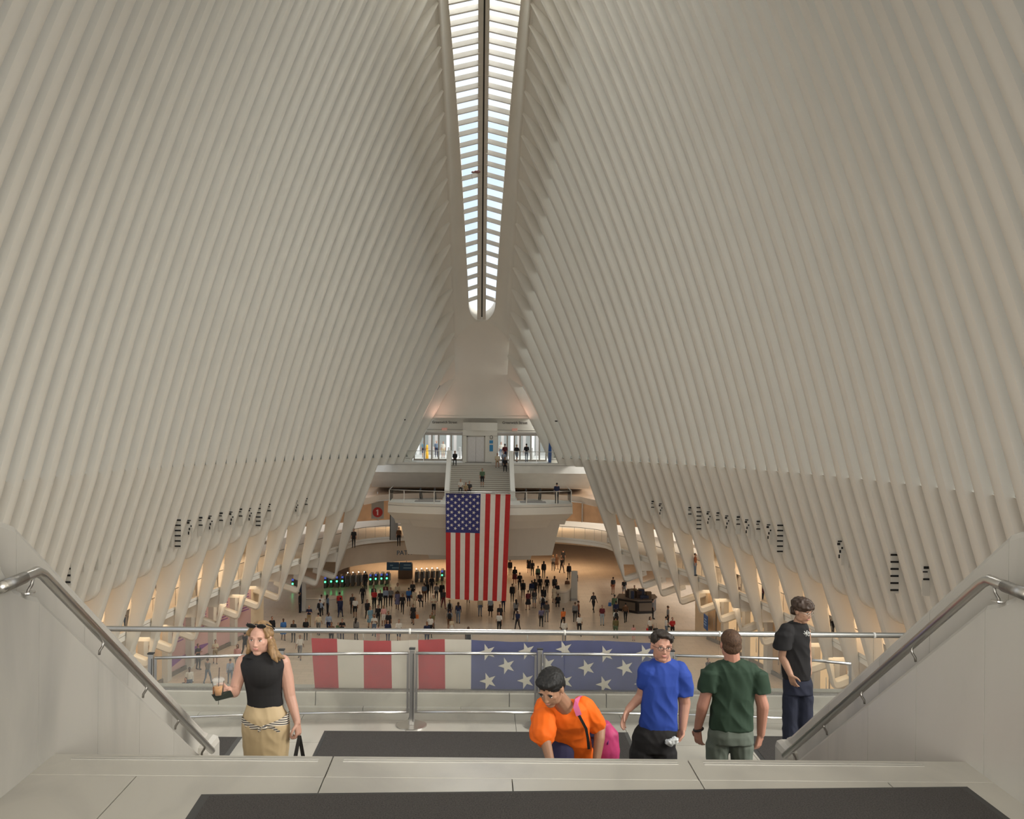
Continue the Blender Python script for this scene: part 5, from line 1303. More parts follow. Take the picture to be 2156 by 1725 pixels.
# ------------------------------------------------------------------ the five people in front
def sec(Yd, py, xl, xr, ratio, dY=0.0, yaw=0.0):
    a, b = P(xl, py, Yd + dY), P(xr, py, Yd + dY); c = (a + b) / 2; rx = (b.x - a.x) / 2
    return ((c.x, Yd + dY, c.z), rx, rx * ratio, yaw)
def head(pr, c, fwd, up=(0, 0, 1), s=1.0, face=True):
    """skull, face, nose, lips, ears around centre c looking along fwd; returns the head matrix"""
    f = Vector(fwd).normalized(); u = Vector(up).normalized(); r = f.cross(u).normalized(); u = r.cross(f).normalized()
    M = Matrix((r, f, u)).transposed().to_4x4(); M = Matrix.Translation(Vector(c)) @ M @ Matrix.Scale(s, 4)
    R3 = Matrix((r, f, u)).transposed()
    def E(cc, rr, tg=0): pr.E(M @ Vector(cc), [x * s for x in rr], tg, R3)
    E((0, -.012, .03), (.074, .093, .080)); E((0, .02, -.02), (.064, .072, .088)); E((0, .048, -.088), (.032, .030, .022))
    for k in (-1, 1):
        E((k * .036, .012, -.062), (.026, .044, .034)); E((k * .029, .079, .023), (.024, .010, .007)); E((k * .038, .058, -.016), (.020, .017, .018))
        E((k * .009, .095, -.031), (.007, .010, .0055)); E((k * .076, -.005, -.006), (.008, .020, .030))
    pr.C(M @ Vector((0, .086, .014)), M @ Vector((0, .101, -.026)), .0065 * s, .009 * s)
    E((0, .0895, -.051), (.019, .007, .0038), 1); E((0, .0885, -.0585), (.016, .0075, .0045), 1)
    return M
def face_bits(M, parent, brow, open_=True, s=1.0):
    R3 = M.to_3x3(); EW = mat('eye_white', (.62, .58, .52), .3); EI = mat('iris', (.05, .035, .025), .2)
    for k in (-1, 1):
        for nm, c, r, m in (('eye', (k * .030, .0785, .005), (.0115, .009, .0050), EW), ('iris', (k * .030, .0855, .005), (.0048, .0035, .0046), EI), ('eyebrow', (k * .031, .0875, .026), (.017, .0045, .0024), brow), ('eyelid', (k * .030, .0815, .0115), (.0135, .0090, .0018), brow)):
            bm = bmesh.new(); bmesh.ops.create_uvsphere(bm, u_segments=12, v_segments=8, radius=1, matrix=M @ Matrix.Translation(c) @ Matrix.Diagonal((*r, 1)))
            for v_ in bm.faces: v_.smooth = True
            local(from_bm(nm, bm, m, parent, smooth=True), parent)
def hand(pr, wrist, d, palm_n, s=1.0, curl=.5, spread=1.0, side=1, tag=0):
    """palm and five curled fingers; d = direction of the hand, palm_n = palm normal, side = +1/-1 thumb side"""
    d = Vector(d).normalized(); n = Vector(palm_n).normalized(); n = (n - d * n.dot(d)).normalized(); t = d.cross(n) * side; w = Vector(wrist)
    for k in (-1, 0, 1): pr.C(w + t * .016 * k * s, w + d * .082 * s + t * .024 * k * s, .017 * s, .0145 * s, tag, 10)
    for i, L in enumerate((.070, .078, .073, .058)):
        b = w + d * .085 * s + t * (.030 - .020 * i) * s; ang = curl * .5; pts = [b]; cur = b
        for j, seg in enumerate((.42, .33, .25)):
            a = curl * (.45 + .75 * j); dd = d * math.cos(a) + n * math.sin(a) + t * (.10 - .07 * i) * spread; cur = cur + dd.normalized() * L * seg * s; pts.append(cur)
        pr.chain(pts, [.0098 * s, .0092 * s, .0085 * s, .0072 * s], tag)
    b = w + d * .022 * s + t * .026 * s; p1 = b + (d * .5 + t * .75 + n * .25).normalized() * .038 * s; p2 = p1 + (d * .85 + t * .25 + n * .4).normalized() * .03 * s; p3 = p2 + (d * .9 + n * .45).normalized() * .024 * s
    pr.chain([b, p1, p2, p3], [.014 * s, .0115 * s, .010 * s, .008 * s], tag)
LIP = mat('lips', (.36, .15, .12), .45)
def skinm(name, c): return mat(name, c, .5, noise_amt=.06, nscale=14, spec=.35)
def put(name, pr, voxel, m, parent, smooth=2, disp=None, cls=False):
    me = pr.mesh(name, voxel, smooth, disp, cls); return local(link(name, me, m, parent), parent)
def hairmesh(name, pr, m, parent, voxel=.005, amp=.004, st=(60, 60, 14)): return put(name, pr, voxel, m, parent, 2, (amp, 1.0, st))
def J(px, py, Yd): return P(px, py, Yd)
WR = (.006, 9.0, (1, 1, .6))      # cloth wrinkles
def root(x, y, z, label): return thing('person', label, 'person', (x, y, z))
def legs(pr, hips, knees, ankles, rs, tag=0):
    for h, k, a in zip(hips, knees, ankles): pr.chain([h, k, a], rs, tag)
def shoes(parent, ankles, m):
    for a in ankles:
        p = Prims(); a = Vector(a); p.C(a + Vector((0, .03, -.05)), a + Vector((0, -.15, -.06)), .045, .04); put('shoe', p, .012, m, parent)

# ---- woman in black top
Yw = 6.7; zf = step_z(6.75)
q = J(548, 1600, Yw); wo = root(q.x, Yw, zf, 'woman in a black sleeveless top and beige skirt climbing the stairs with an iced coffee')
S1 = skinm('skin_fair', (.42, .235, .17)); HB_ = mat('hair_blond_long', (.20, .12, .055), .5, noise_amt=.35, nscale=60, stretch=(1, 1, .12))
bd = Prims(); hc = J(547.5, 1343.5, Yw - .02); M = head(bd, hc, (-.13, -1, -.05), (0.02, 0, 1), 1.0)
bd.C(hc + Vector((.004, .03, -.07)), J(549, 1386, Yw + .03), .047, .054)
bd.T([sec(Yw, 1382, 522, 588, .6, .03), sec(Yw, 1395, 510, 598, .5, .03), sec(Yw, 1430, 518, 592, .55), sec(Yw, 1470, 524, 590, .55)])
eR, wR_ = J(493.5, 1457, Yw - .06), J(483, 1454, Yw - .23)
bd.chain([J(512, 1394, Yw + .02), J(503, 1425, Yw), eR], [.050, .046, .040]); bd.chain([eR, J(487, 1459, Yw - .16), wR_], [.040, .034, .025])
eL, wL = J(610.5, 1466, Yw + .02), J(626, 1521, Yw - .03)
bd.chain([J(596, 1394, Yw + .03), J(604, 1425, Yw + .03), eL], [.050, .047, .040]); bd.chain([eL, J(617.5, 1490, Yw), wL], [.040, .035, .025])
hand(bd, wR_, (-.72, -.30, -.05), (-.35, -1, .1), .88, 1.15, 1, 1); hand(bd, wL, (.12, -.1, -1), (-.6, .2, 0), .92, 1.3, 1, -1)
bd.chain([J(540, 1590, Yw), (J(540, 1590, Yw).x, Yw - .02, zf + .50), (J(540, 1590, Yw).x, Yw, zf + .1)], [.075, .055, .04]); bd.chain([J(580, 1590, Yw + .05), (J(578, 1590, Yw).x, Yw + .06, zf + .48), (J(578, 1590, Yw).x, Yw + .1, zf + .1)], [.075, .055, .04])
o = put('body', bd, .0048, [S1, LIP], wo, 2, None, True); face_bits(M, wo, mat('brow_brown', (.12, .065, .04), .6))
shoes(wo, [(J(540, 1590, Yw).x, Yw, zf + .1), (J(578, 1590, Yw).x, Yw + .1, zf + .1)], SHOE)
tp = Prims(); tp.T([sec(Yw, 1371, 530, 567, 1.06, .012), sec(Yw, 1376, 526, 573, 1.0, .012), sec(Yw, 1381, 515, 589, .74, .02), sec(Yw, 1384.5, 503, 604, .38, .03), sec(Yw, 1392, 503.5, 603, .48, .02), sec(Yw, 1403, 506.5, 600, .58), sec(Yw, 1416, 509.5, 597.5, .66), sec(Yw, 1430, 513.5, 595, .62), sec(Yw, 1445, 516.5, 593.5, .58), sec(Yw, 1460, 519.5, 593, .58), sec(Yw, 1476, 521, 595.5, .6), sec(Yw, 1484.5, 520.5, 596, .62)])
tp.E(J(553, 1416, Yw - .035), (.125, .075, .12))
put('sleeveless_top', tp, .006, mat('black_knit', (.012, .011, .011), .85), wo, 3, None)
sk = Prims(); sk.T([sec(Yw, 1481, 521.5, 594.5, .6), sec(Yw, 1490, 518, 598, .62), sec(Yw, 1506, 512, 606.5, .66), sec(Yw, 1523, 509.5, 609.5, .68), sec(Yw, 1541, 509.5, 609.5, .68), sec(Yw, 1559, 511, 609, .66), sec(Yw, 1594, 514, 606.5, .66)] + [((J(560, 1594, Yw).x, Yw, zf + z), .15, .11, 0) for z in (.7, .45, .30)])
put('skirt', sk, .007, mat('beige_skirt', (.42, .315, .18), .6, noise_amt=.05, nscale=5), wo, 3, (.005, 8.0, (1, 1, .8)))
# striped sash with a knot
def stripes_mat(name, a, b, scale, rotz):
    m = bpy.data.materials.new(name); m.use_nodes = True; t = m.node_tree; bs = t.nodes['Principled BSDF']; c = t.nodes.new('ShaderNodeTexCoord'); mp = t.nodes.new('ShaderNodeMapping'); mp.inputs['Rotation'].default_value = (0, rotz, 0)
    w = t.nodes.new('ShaderNodeTexWave'); w.bands_direction = 'Z'; w.inputs['Scale'].default_value = scale; r = t.nodes.new('ShaderNodeValToRGB'); r.color_ramp.interpolation = 'CONSTANT'; r.color_ramp.elements[0].color = (*a, 1); r.color_ramp.elements[1].color = (*b, 1); r.color_ramp.elements[1].position = .42
    t.links.new(c.outputs['Object'], mp.inputs['Vector']); t.links.new(mp.outputs['Vector'], w.inputs['Vector']); t.links.new(w.outputs['Fac'], r.inputs['Fac']); t.links.new(r.outputs['Color'], bs.inputs['Base Color']); bs.inputs['Roughness'].default_value = .8; return m
ST1 = stripes_mat('sash_stripes_left', (.02, .02, .03), (.62, .55, .44), 21, .16); ST2 = stripes_mat('sash_stripes_right', (.02, .02, .03), (.62, .55, .44), 21, -.22)
for k, m in ((-1, ST1), (1, ST2)):
    vv = []; n = 16
    for i in range(n + 1):
        u = i / n; ang = (PI / 2) * (1 - u * .98) ; cx, ry, rx = J(559.5, 1520, Yw).x, .112, .166
        x = cx + k * rx * math.sin(ang); y = Yw - ry * math.cos(ang) - .006
        ztop = J(560, (1494 if k > 0 else 1497) + (1517 - 1495) * u ** .9, Yw).z; zbot = J(560, (1523 if k > 0 else 1530) + (1521 - 1527) * u, Yw).z
        for j in range(4): vv.append((x, y, ztop + (zbot - ztop) * j / 3))
    local(from_pd('striped_sash', vv, [(4 * i + j, 4 * i + j + 1, 4 * i + 5 + j, 4 * i + 4 + j) for i in range(n) for j in range(3)], m, wo, smooth=True), wo)
kx = J(565, 1519, Yw); bm = bmesh.new(); bmesh.ops.create_uvsphere(bm, u_segments=12, v_segments=8, radius=1, matrix=Matrix.Translation((kx.x, Yw - .135, kx.z)) @ Matrix.Diagonal((.025, .014, .012, 1))); local(from_bm('sash_knot', bm, ST1, wo, smooth=True), wo)
for k, (ax, ay) in ((-1, (546, 1541)), (-1, (552, 1536)), (1, (580, 1536)), (1, (588, 1542))):
    e = J(ax, ay, Yw - .14); s0 = Vector((kx.x, Yw - .138, kx.z)); dd = Vector((.011, 0, .004))
    mid = (s0 + e) / 2 + Vector((k * .012, -.008, .016))
    local(from_pd('sash_end', [s0 - dd * .6, s0 + dd * .6, mid + dd, mid - dd, e - dd, e + dd], [(0, 1, 2, 3), (3, 2, 5, 4)], ST2 if k < 0 else ST1, wo), wo)
# long hair and sunglasses
hp = Prims(); R3 = M.to_3x3()
hp.E(M @ Vector((0, -.024, .034)), (.083, .094, .083), 0, R3); hp.E(M @ Vector((.0, -.05, -.01)), (.078, .065, .10), 0, R3)
for (x0, x1) in ((-1, 1),):
    hp.chain([M @ Vector((-.045, .052, .092)), M @ Vector((-.074, .042, .03)), J(528, 1352, Yw), J(525, 1366, Yw - .02), J(520.5, 1375, Yw - .02)], [.011, .014, .019, .021, .012])
    hp.chain([M @ Vector((-.065, -.02, .03)), J(530, 1352, Yw + .05), J(525, 1374, Yw + .03)], [.03, .036, .02])
    hp.chain([M @ Vector((.035, .055, .096)), M @ Vector((.073, .045, .04)), J(569.5, 1350, Yw - .03), J(573, 1367, Yw - .06), J(578, 1384, Yw - .08), J(584, 1394, Yw - .085)], [.012, .015, .022, .028, .024, .008])
    hp.chain([M @ Vector((.075, 0, .03)), J(572, 1350, Yw + .02), J(577, 1370, Yw - .02), J(588, 1382, Yw - .04), J(600, 1386.5, Yw - .05)], [.024, .026, .026, .02, .005])
    hp.chain([J(566, 1348, Yw + .03), J(570, 1370, Yw + .0), J(577, 1385, Yw - .05)], [.032, .03, .012])
    hp.chain([M @ Vector((.06, -.03, 0)), J(572, 1362, Yw + .02), J(583, 1384, Yw - .03), J(590, 1392, Yw - .05)], [.034, .034, .022, .005])
put('hair', hp, .0045, HB_, wo, 5, (.0022, 1.0, (130, 130, 5)))
SG = mat('sunglass_black', (.012, .012, .012), .15)
for k in (-1, 1):
    bm = bmesh.new(); bmesh.ops.create_uvsphere(bm, u_segments=16, v_segments=8, radius=1, matrix=M @ Matrix.Translation((k * .037, .079, .106)) @ Matrix.Rotation(-.35, 4, 'X') @ Matrix.Rotation(k * -.12, 4, 'Y') @ Matrix.Diagonal((.036, .006, .019, 1))); local(from_bm('sunglass_lens', bm, SG, wo, smooth=True), wo)
    local(tube_o('sunglass_arm', [M @ Vector((k * .068, .062, .118)), M @ Vector((k * .088, .0, .085)), M @ Vector((k * .086, -.05, .05))], .004, SG, wo, 6), wo)
local(tube_o('sunglass_bridge', [M @ Vector((-.01, .07, .115)), M @ Vector((.01, .07, .115))], .004, SG, wo, 6), wo)
# iced coffee cup and dark wallet
c0, c1 = J(459.5, 1464, Yw - .34), J(461, 1433, Yw - .34)
cu = thing('iced_coffee_cup', 'clear plastic cup of iced coffee with a dark straw in the woman\'s hand', 'cup', c0)
rb, rt = .031, .040; H = c1.z - c0.z
def lathe(name, prof, m, parent, n=28, off=(0, 0, 0)):
    bm = bmesh.new(); rings = [[bm.verts.new((off[0] + r * math.cos(2 * PI * k / n), off[1] + r * math.sin(2 * PI * k / n), off[2] + z)) for k in range(n)] for r, z in prof]
    for A, B in zip(rings, rings[1:]):
        for k in range(n): bm.faces.new((A[k], A[(k + 1) % n], B[(k + 1) % n], B[k]))
    return from_bm(name, bm, m, parent, smooth=True)
CUPG = glass_mat('cup_plastic', (.97, .97, .95), .06, .16)
lathe('cup_wall', [(.001, 0), (rb, .001), (rt, H), (rt + .003, H + .003)], CUPG, cu)
lathe('coffee', [(.001, .003), (rb - .002, .004), (rb + (rt - rb) * .6 - .002, H * .6), (.001, H * .6)], mat('iced_coffee', (.50, .24, .075), .35, noise_amt=.15, nscale=30), cu)
lathe('cup_lid', [(rt + .003, H), (rt - .002, H + .012), (rt - .012, H + .018), (.004, H + .018)], CUPG, cu)
bm = bmesh.new(); tube(bm, [(0, 0, .02), (.006, 0, H + .085)], .0035, 8); from_bm('straw', bm, mat('straw_dark', (.06, .045, .04), .5), cu)
bm = bmesh.new(); bbox(bm, -.026, -.018, -.0405, -.033, .018, .065); from_bm('cup_print', bm, mat('cup_print', (.16, .07, .03), .6), cu)
wl = thing('wallet', 'flat black wallet held under the iced coffee cup', 'wallet', J(466, 1465, Yw - .34))
a4 = [J(445, 1463, Yw - .35), J(482.5, 1454.5, Yw - .30), J(489, 1467.5, Yw - .26), J(454, 1476.5, Yw - .40)]
th_ = Vector((0, 0, -.012)); vv = a4 + [p_ + th_ + Vector((0, .04, 0)) for p_ in a4]
local(from_pd('wallet_body', vv, [(0, 1, 2, 3), (4, 5, 6, 7), (0, 1, 5, 4), (1, 2, 6, 5), (2, 3, 7, 6), (3, 0, 4, 7)], mat('wallet_black', (.018, .022, .016), .6), wl), wl)
# black handbag
hb = thing('handbag', 'black bag with long flat handles hanging from the woman\'s left hand', 'bag', (J(630, 1600, Yw).x, Yw, J(630, 1640, Yw).z))
h0 = J(630.5, 1549, Yw - .05)
for k in (-1, 1):
    e = J(630 + k * 9.5, 1601, Yw - .05 + k * .03); dd = Vector((.012, 0, 0)); local(from_pd('bag_handle', [h0 - dd, h0 + dd, e + dd * 1.2, e - dd * 1.2], [(0, 1, 2, 3)], SHOE, hb), hb)
q = J(630, 1601, Yw); p = Prims(); p.T([((q.x, Yw - .02, q.z + .01), .15, .05, 0), ((q.x, Yw - .02, q.z - .10), .16, .06, 0), ((q.x, Yw - .02, zf + .30), .15, .055, 0)]); put('bag_body', p, .012, SHOE, hb)

# ---- man in orange
Yo = 6.5; zf = step_z(6.45)
q = J(1200, 1600, Yo); om = root(q.x, Yo + .15, zf, 'man in a bright orange tee leaning forward as he climbs, pink rucksack on one shoulder')
S2 = skinm('skin_warm', (.30, .16, .095)); bd = Prims()
hc = J(1160, 1449, Yo - .30); M = head(bd, hc, (-.42, -.80, -.48), (-.18, -.35, 1), 1.02)
bd.C(hc + Vector((.03, .06, -.05)), J(1189, 1487, Yo - .10), .05, .06)
bd.T([sec(Yo, 1485, 1165, 1215, .7, -.08), sec(Yo, 1500, 1155, 1236, .7, 0), sec(Yo, 1560, 1170, 1240, .7, .12), sec(Yo, 1610, 1190, 1250, .7, .22)])
lsh, lel, lwr = J(1147, 1489, Yo - .05), J(1146, 1552, Yo - .25), J(1159, 1604, Yo - .38)
rsh, rel, rwr = J(1234, 1488, Yo + .02), J(1263, 1527, Yo + .10), J(1256, 1600, Yo + .0)
bd.chain([lsh, lel], [.052, .044]); bd.chain([lel, lwr], [.040, .028]); bd.chain([rsh, rel], [.052, .044]); bd.chain([rel, J(1262, 1555, Yo + .05), rwr], [.041, .038, .028])
hand(bd, lwr, (.1, -.1, -1), (.8, .3, 0), .95, .5, 1, 1); hand(bd, rwr, (-.1, -.1, -1), (-.8, .3, 0), .95, .5, 1, -1)
hx = J(1215, 1600, Yo).x
for k, kk in ((-1, (hx - .12, Yo - .12, zf + .52 + .12)), (1, (hx + .12, Yo + .32, zf + .46 - .1))):
    bd.chain([(hx + k * .1, Yo + .28, zf + .86), kk, (kk[0], Yo + (-.05 if k < 0 else .45), (zf + .25 if k < 0 else zf - .16 + .12))], [.09, .06, .045])
put('body', bd, .0052, [S2, LIP], om, 2, None, True); face_bits(M, om, mat('brow_black', (.02, .015, .012), .6))
sh = Prims(); sh.T([sec(Yo, 1475, 1165, 1206, .8, -.06), sec(Yo, 1480, 1146, 1222, .62, -.05), sec(Yo, 1490, 1140, 1236, .6, -.04), sec(Yo, 1505, 1139, 1240, .68, -.02), sec(Yo, 1522, 1144, 1241, .72, .0), sec(Yo, 1540, 1152, 1240, .72, .05), sec(Yo, 1562, 1161, 1243, .72, .10), sec(Yo, 1582, 1178, 1249, .72, .14), sec(Yo, 1603, 1190, 1255, .72, .18), sec(Yo, 1615, 1196, 1257, .72, .2)])
sh.T([((*J(1149, 1484, Yo - .04)[:2], J(1149, 1484, Yo).z), .055, .07, 0), (J(1143, 1510, Yo - .12), .078, .085, 0), (J(1140.5, 1540, Yo - .2), .080, .078, 0), (J(1141.5, 1560, Yo - .24), .078, .075, 0)])
sh.C(J(1149, 1491, Yo - .05), J(1145, 1520, Yo - .14), .078, .074); sh.C(J(1146, 1515, Yo - .15), J(1144, 1547, Yo - .235), .08, .078); sh.C(J(1228, 1489, Yo + .0), J(1247, 1512, Yo + .06), .075, .078); sh.C(J(1243, 1506, Yo + .05), J(1253, 1521, Yo + .08), .078, .074)
put('tee_shirt', sh, .0065, mat('orange_cotton', (.70, .115, .004), .75), om, 3, (.011, 7.0, (1.2, 1.2, .5)))
st_ = Prims(); st_.T([((hx, Yo + .26, zf + .98), .18, .13, 0), ((hx, Yo + .28, zf + .8), .19, .14, 0)]); st_.C((hx - .1, Yo + .2, zf + .86), (hx - .12, Yo - .08, zf + .66), .105, .09); st_.C((hx + .1, Yo + .28, zf + .86), (hx + .12, Yo + .32, zf + .5), .105, .085)
st_.C(J(1180, 1600, Yo), J(1190, 1610, Yo + .05), .075, .08)
put('shorts', st_, .01, cloth_mat('navy_dark', (.02, .018, .05)), om, 2)
shoes(om, [(hx - .12, Yo - .05, zf + .25), (hx + .12, Yo + .45, zf - .04)], SHOE)
hp = Prims(); R3 = M.to_3x3(); hp.E(M @ Vector((0, -.020, .045)), (.086, .099, .080), 0, R3); hp.E(M @ Vector((0, .045, .085)), (.072, .052, .034), 0, R3); hp.E(M @ Vector((0, -.06, .0)), (.076, .052, .075), 0, R3)
hairmesh('hair', hp, mat('hair_black', (.010, .009, .008), .6, noise_amt=.5, nscale=90), om, .005, .004, (90, 90, 60))
bp = thing('backpack', 'bright pink rucksack behind the man in orange', 'backpack', J(1262, 1580, Yo + .3)); PK = mat('pink_nylon', (.38, .035, .12), .55, noise_amt=.15, nscale=12)
p = Prims(); p.T([(J(1255, 1520, Yo + .27), .09, .07, 0), (J(1262, 1542, Yo + .3), .13, .10, 0), (J(1264, 1575, Yo + .32), .14, .12, 0), (J(1263, 1600, Yo + .33), .13, .12, 0), (J(1260, 1625, Yo + .33), .11, .10, 0)]); o = put('bag_body', p, .01, PK, bp, 2, (.006, 12, (1, 1, 1)))
local(tube_o('zip_pull', [J(1281, 1553, Yo + .22), J(1279, 1568, Yo + .2)], .006, mat('violet_trim', (.12, .02, .12), .6), bp, 6), bp)
def strap(name, pts, w, m, parent):
    vv = []; pts = [Vector(p) for p in pts]
    for i, p_ in enumerate(pts):
        d = (pts[min(i + 1, len(pts) - 1)] - pts[max(0, i - 1)]).normalized(); sd = d.cross(Vector((0, 1, 0))).normalized() * w
        vv += [p_ - sd, p_ + sd, p_ + sd + Vector((0, .012, 0)), p_ - sd + Vector((0, .012, 0))]
    local(from_pd(name, vv, [(4 * i + j, 4 * i + (j + 1) % 4, 4 * i + 4 + (j + 1) % 4, 4 * i + 4 + j) for i in range(len(pts) - 1) for j in range(4)], m, parent, smooth=False), parent)
strap('strap', [J(1228, 1471, Yo + .10), J(1219, 1471, Yo - .06), J(1214, 1478, Yo - .145), J(1213, 1490, Yo - .185), J(1219, 1507, Yo - .20)], .019, mat('pink_strap', (.46, .09, .20), .6), bp)
strap('webbing', [J(1219, 1507, Yo - .202), J(1227, 1522, Yo - .19), J(1234, 1535, Yo - .165), J(1238, 1556, Yo - .13), J(1240, 1578, Yo - .07)], .009, BLACKM, bp)

# ---- man in blue
Yb = 7.6; q = J(1395, 1600, Yb); bmn = root(q.x, Yb, ZL, 'man in glasses and a royal blue tee at the foot of the stairs, looking back')
bd = Prims(); hc = J(1392.5, 1360.5, Yb - .03); M = head(bd, hc, (.10, -1, -.03), (.06, 0, 1), 1.03)
bd.C(hc + Vector((.008, .03, -.06)), J(1397.5, 1397, Yb + .02), .060, .066)
bd.T([sec(Yb, 1402, 1366, 1432, .5, .02), sec(Yb, 1430, 1360, 1424, .6), sec(Yb, 1530, 1350, 1420, .6)])
bd.chain([J(1364, 1416, Yb), J(1350, 1466, Yb + .06), J(1323, 1494, Yb + .0)], [.046, .043, .029]); bd.chain([J(1430, 1418, Yb + .02), J(1441.5, 1481, Yb + .05), J(1437, 1534, Yb - .02)], [.048, .048, .031])
hand(bd, J(1322, 1495, Yb), (-.42, -.15, -.9), (.5, -.3, 0), 1.0, .45, 1.6, 1); hand(bd, J(1437, 1535, Yb - .02), (-.45, -.25, -.85), (-.8, -.3, .3), 1.02, 1.25, 1, -1)
put('body', bd, .0052, [skinm('skin_rosy', (.34, .175, .12)), LIP], bmn, 2, None, True); face_bits(M, bmn, mat('brow_dark', (.035, .022, .016), .6))
sh = Prims(); sh.T([sec(Yb, 1387.5, 1382, 1412, .95, .02), sec(Yb, 1393, 1366, 1424, .62, .02), sec(Yb, 1400, 1357, 1436, .52, .02), sec(Yb, 1412, 1355, 1437, .6, .02), sec(Yb, 1440, 1355, 1430, .66), sec(Yb, 1470, 1352, 1426, .68), sec(Yb, 1505, 1348, 1426, .66), sec(Yb, 1521, 1345, 1426, .64), sec(Yb, 1531, 1346, 1426, .63), sec(Yb, 1537.5, 1350, 1426, .62)])
sh.C(J(1364, 1413, Yb), J(1358, 1436, Yb + .02), .078, .07); sh.C(J(1429, 1413, Yb + .02), J(1436, 1432, Yb + .02), .076, .082); sh.T([(J(1433, 1412, Yb + .02), .07, .075, 0), (J(1436, 1420, Yb + .02), .08, .085, 0), (J(1437.5, 1445, Yb + .03), .084, .086, 0), (J(1437.5, 1463, Yb + .04), .082, .084, 0)])
put('tee_shirt', sh, .0065, mat('royal_blue_cotton', (.014, .040, .22), .8), bmn, 3, (.009, 6.5, (1.2, 1.2, .6)))
tr_ = Prims(); tr_.T([sec(Yb, 1528, 1345, 1424, .62), sec(Yb, 1540, 1336, 1425, .64), sec(Yb, 1555, 1331, 1424, .66), sec(Yb, 1580, 1331, 1420, .66)])
ax = [J(1352, 1585, Yb), J(1398, 1585, Yb)]; an = [Vector((ax[0].x - .02, Yb - .1, ZL + .1)), Vector((ax[1].x + .03, Yb + .12, ZL + .1))]
for a, b, k in zip(ax, an, (-1, 1)): tr_.chain([(a.x, Yb, a.z), ((a.x + b.x) / 2, Yb - .05, ZL + .5), b], [.105, .08, .07])
put('trousers', tr_, .008, mat('black_trousers', (.010, .009, .009), .85), bmn, 2, (.006, 7, (1, 1, .5))); shoes(bmn, an, SHOE)
hp = Prims(); R3 = M.to_3x3(); hp.E(M @ Vector((0, -.022, .044)), (.083, .093, .079), 0, R3); hp.E(M @ Vector((.0, .045, .098)), (.06, .045, .022), 0, R3); hp.E(M @ Vector((.064, .02, .065)), (.02, .045, .035), 0, R3); hp.E(M @ Vector((-.062, .025, .065)), (.02, .042, .035), 0, R3); hp.E(M @ Vector((-.035, .078, .083)), (.02, .014, .016), 0, R3)
hairmesh('hair', hp, mat('hair_dark_brown', (.02, .014, .01), .6, noise_amt=.5, nscale=80), bmn, .005, .0035, (95, 95, 40))
def glasses(M, parent, m):
    for k in (-1, 1):
        pts = [M @ Vector((k * .031 + .0225 * math.cos(t * PI / 8), .0965 - .004 * abs(math.cos(t * PI / 8)), .003 + .015 * math.sin(t * PI / 8))) for t in range(17)]
        local(tube_o('glasses_rim', pts, .0021, m, parent, 6), parent); local(tube_o('glasses_arm', [M @ Vector((k * .054, .09, .008)), M @ Vector((k * .078, .045, .008)), M @ Vector((k * .079, -.01, .004))], .0018, m, parent, 6), parent)
    local(tube_o('glasses_bridge', [M @ Vector((-.009, .098, .007)), M @ Vector((.009, .098, .007))], .0018, m, parent, 6), parent)
glasses(M, bmn, mat('glasses_dark', (.05, .03, .025), .3))
ph = thing('crumpled_wrapper', 'crumpled clear plastic wrapper in the hand of the man in blue', 'wrapper', J(1412, 1563, Yb - .12)); p = Prims(); p.E((0, 0, 0), (.045, .03, .028)); p.E((.03, 0, .015), (.035, .025, .025)); me = p.mesh('wrapper', .008, 0, (.012, 60, (1, 1, 1))); link('wrapper', me, mat('wrapper_plastic', (.45, .46, .45), .15, spec=.8), ph)

# ---- man in green, seen from behind
Yg = 7.9; q = J(1540, 1600, Yg); gm = root(q.x, Yg, ZL, 'man in a dark green tee and grey green trousers standing with his back turned')
bd = Prims(); hc = J(1538, 1357, Yg - .01); M = head(bd, hc, (-.05, 1, .02), (0, 0, 1), 1.04)
bd.C(hc + Vector((.004, -.015, -.05)), J(1542, 1396, Yg), .062, .068)
bd.T([sec(Yg, 1398, 1512, 1576, .5), sec(Yg, 1430, 1506, 1584, .6), sec(Yg, 1530, 1500, 1580, .6)])
bd.chain([J(1500, 1416, Yg), J(1479.5, 1487, Yg), J(1469, 1534, Yg + .08)], [.045, .05, .032]); bd.chain([J(1587, 1418, Yg), J(1606, 1487, Yg), J(1602, 1546, Yg + .06)], [.045, .052, .034])
hand(bd, J(1469, 1536, Yg + .08), (.08, .1, -1), (.6, .5, 0), 1.03, .6, 1, -1); hand(bd, J(1601, 1549, Yg + .06), (-.2, .1, -1), (-.5, .6, 0), 1.05, .9, 1, 1)
put('body', bd, .0055, [skinm('skin_pink', (.36, .175, .12)), LIP], gm, 2, None, True); face_bits(M, gm, mat('brow_brown', (.12, .065, .04), .6))
sh = Prims(); sh.T([sec(Yg, 1388.5, 1526, 1562, .85), sec(Yg, 1393, 1513, 1577, .6), sec(Yg, 1399, 1500, 1590, .48), sec(Yg, 1410, 1495, 1596, .5), sec(Yg, 1425, 1499, 1593, .55), sec(Yg, 1445, 1500, 1589, .58), sec(Yg, 1470, 1499.5, 1586.5, .6), sec(Yg, 1495, 1497, 1584.5, .62), sec(Yg, 1515, 1494.5, 1584.5, .64), sec(Yg, 1533.5, 1493.5, 1585.5, .64)])
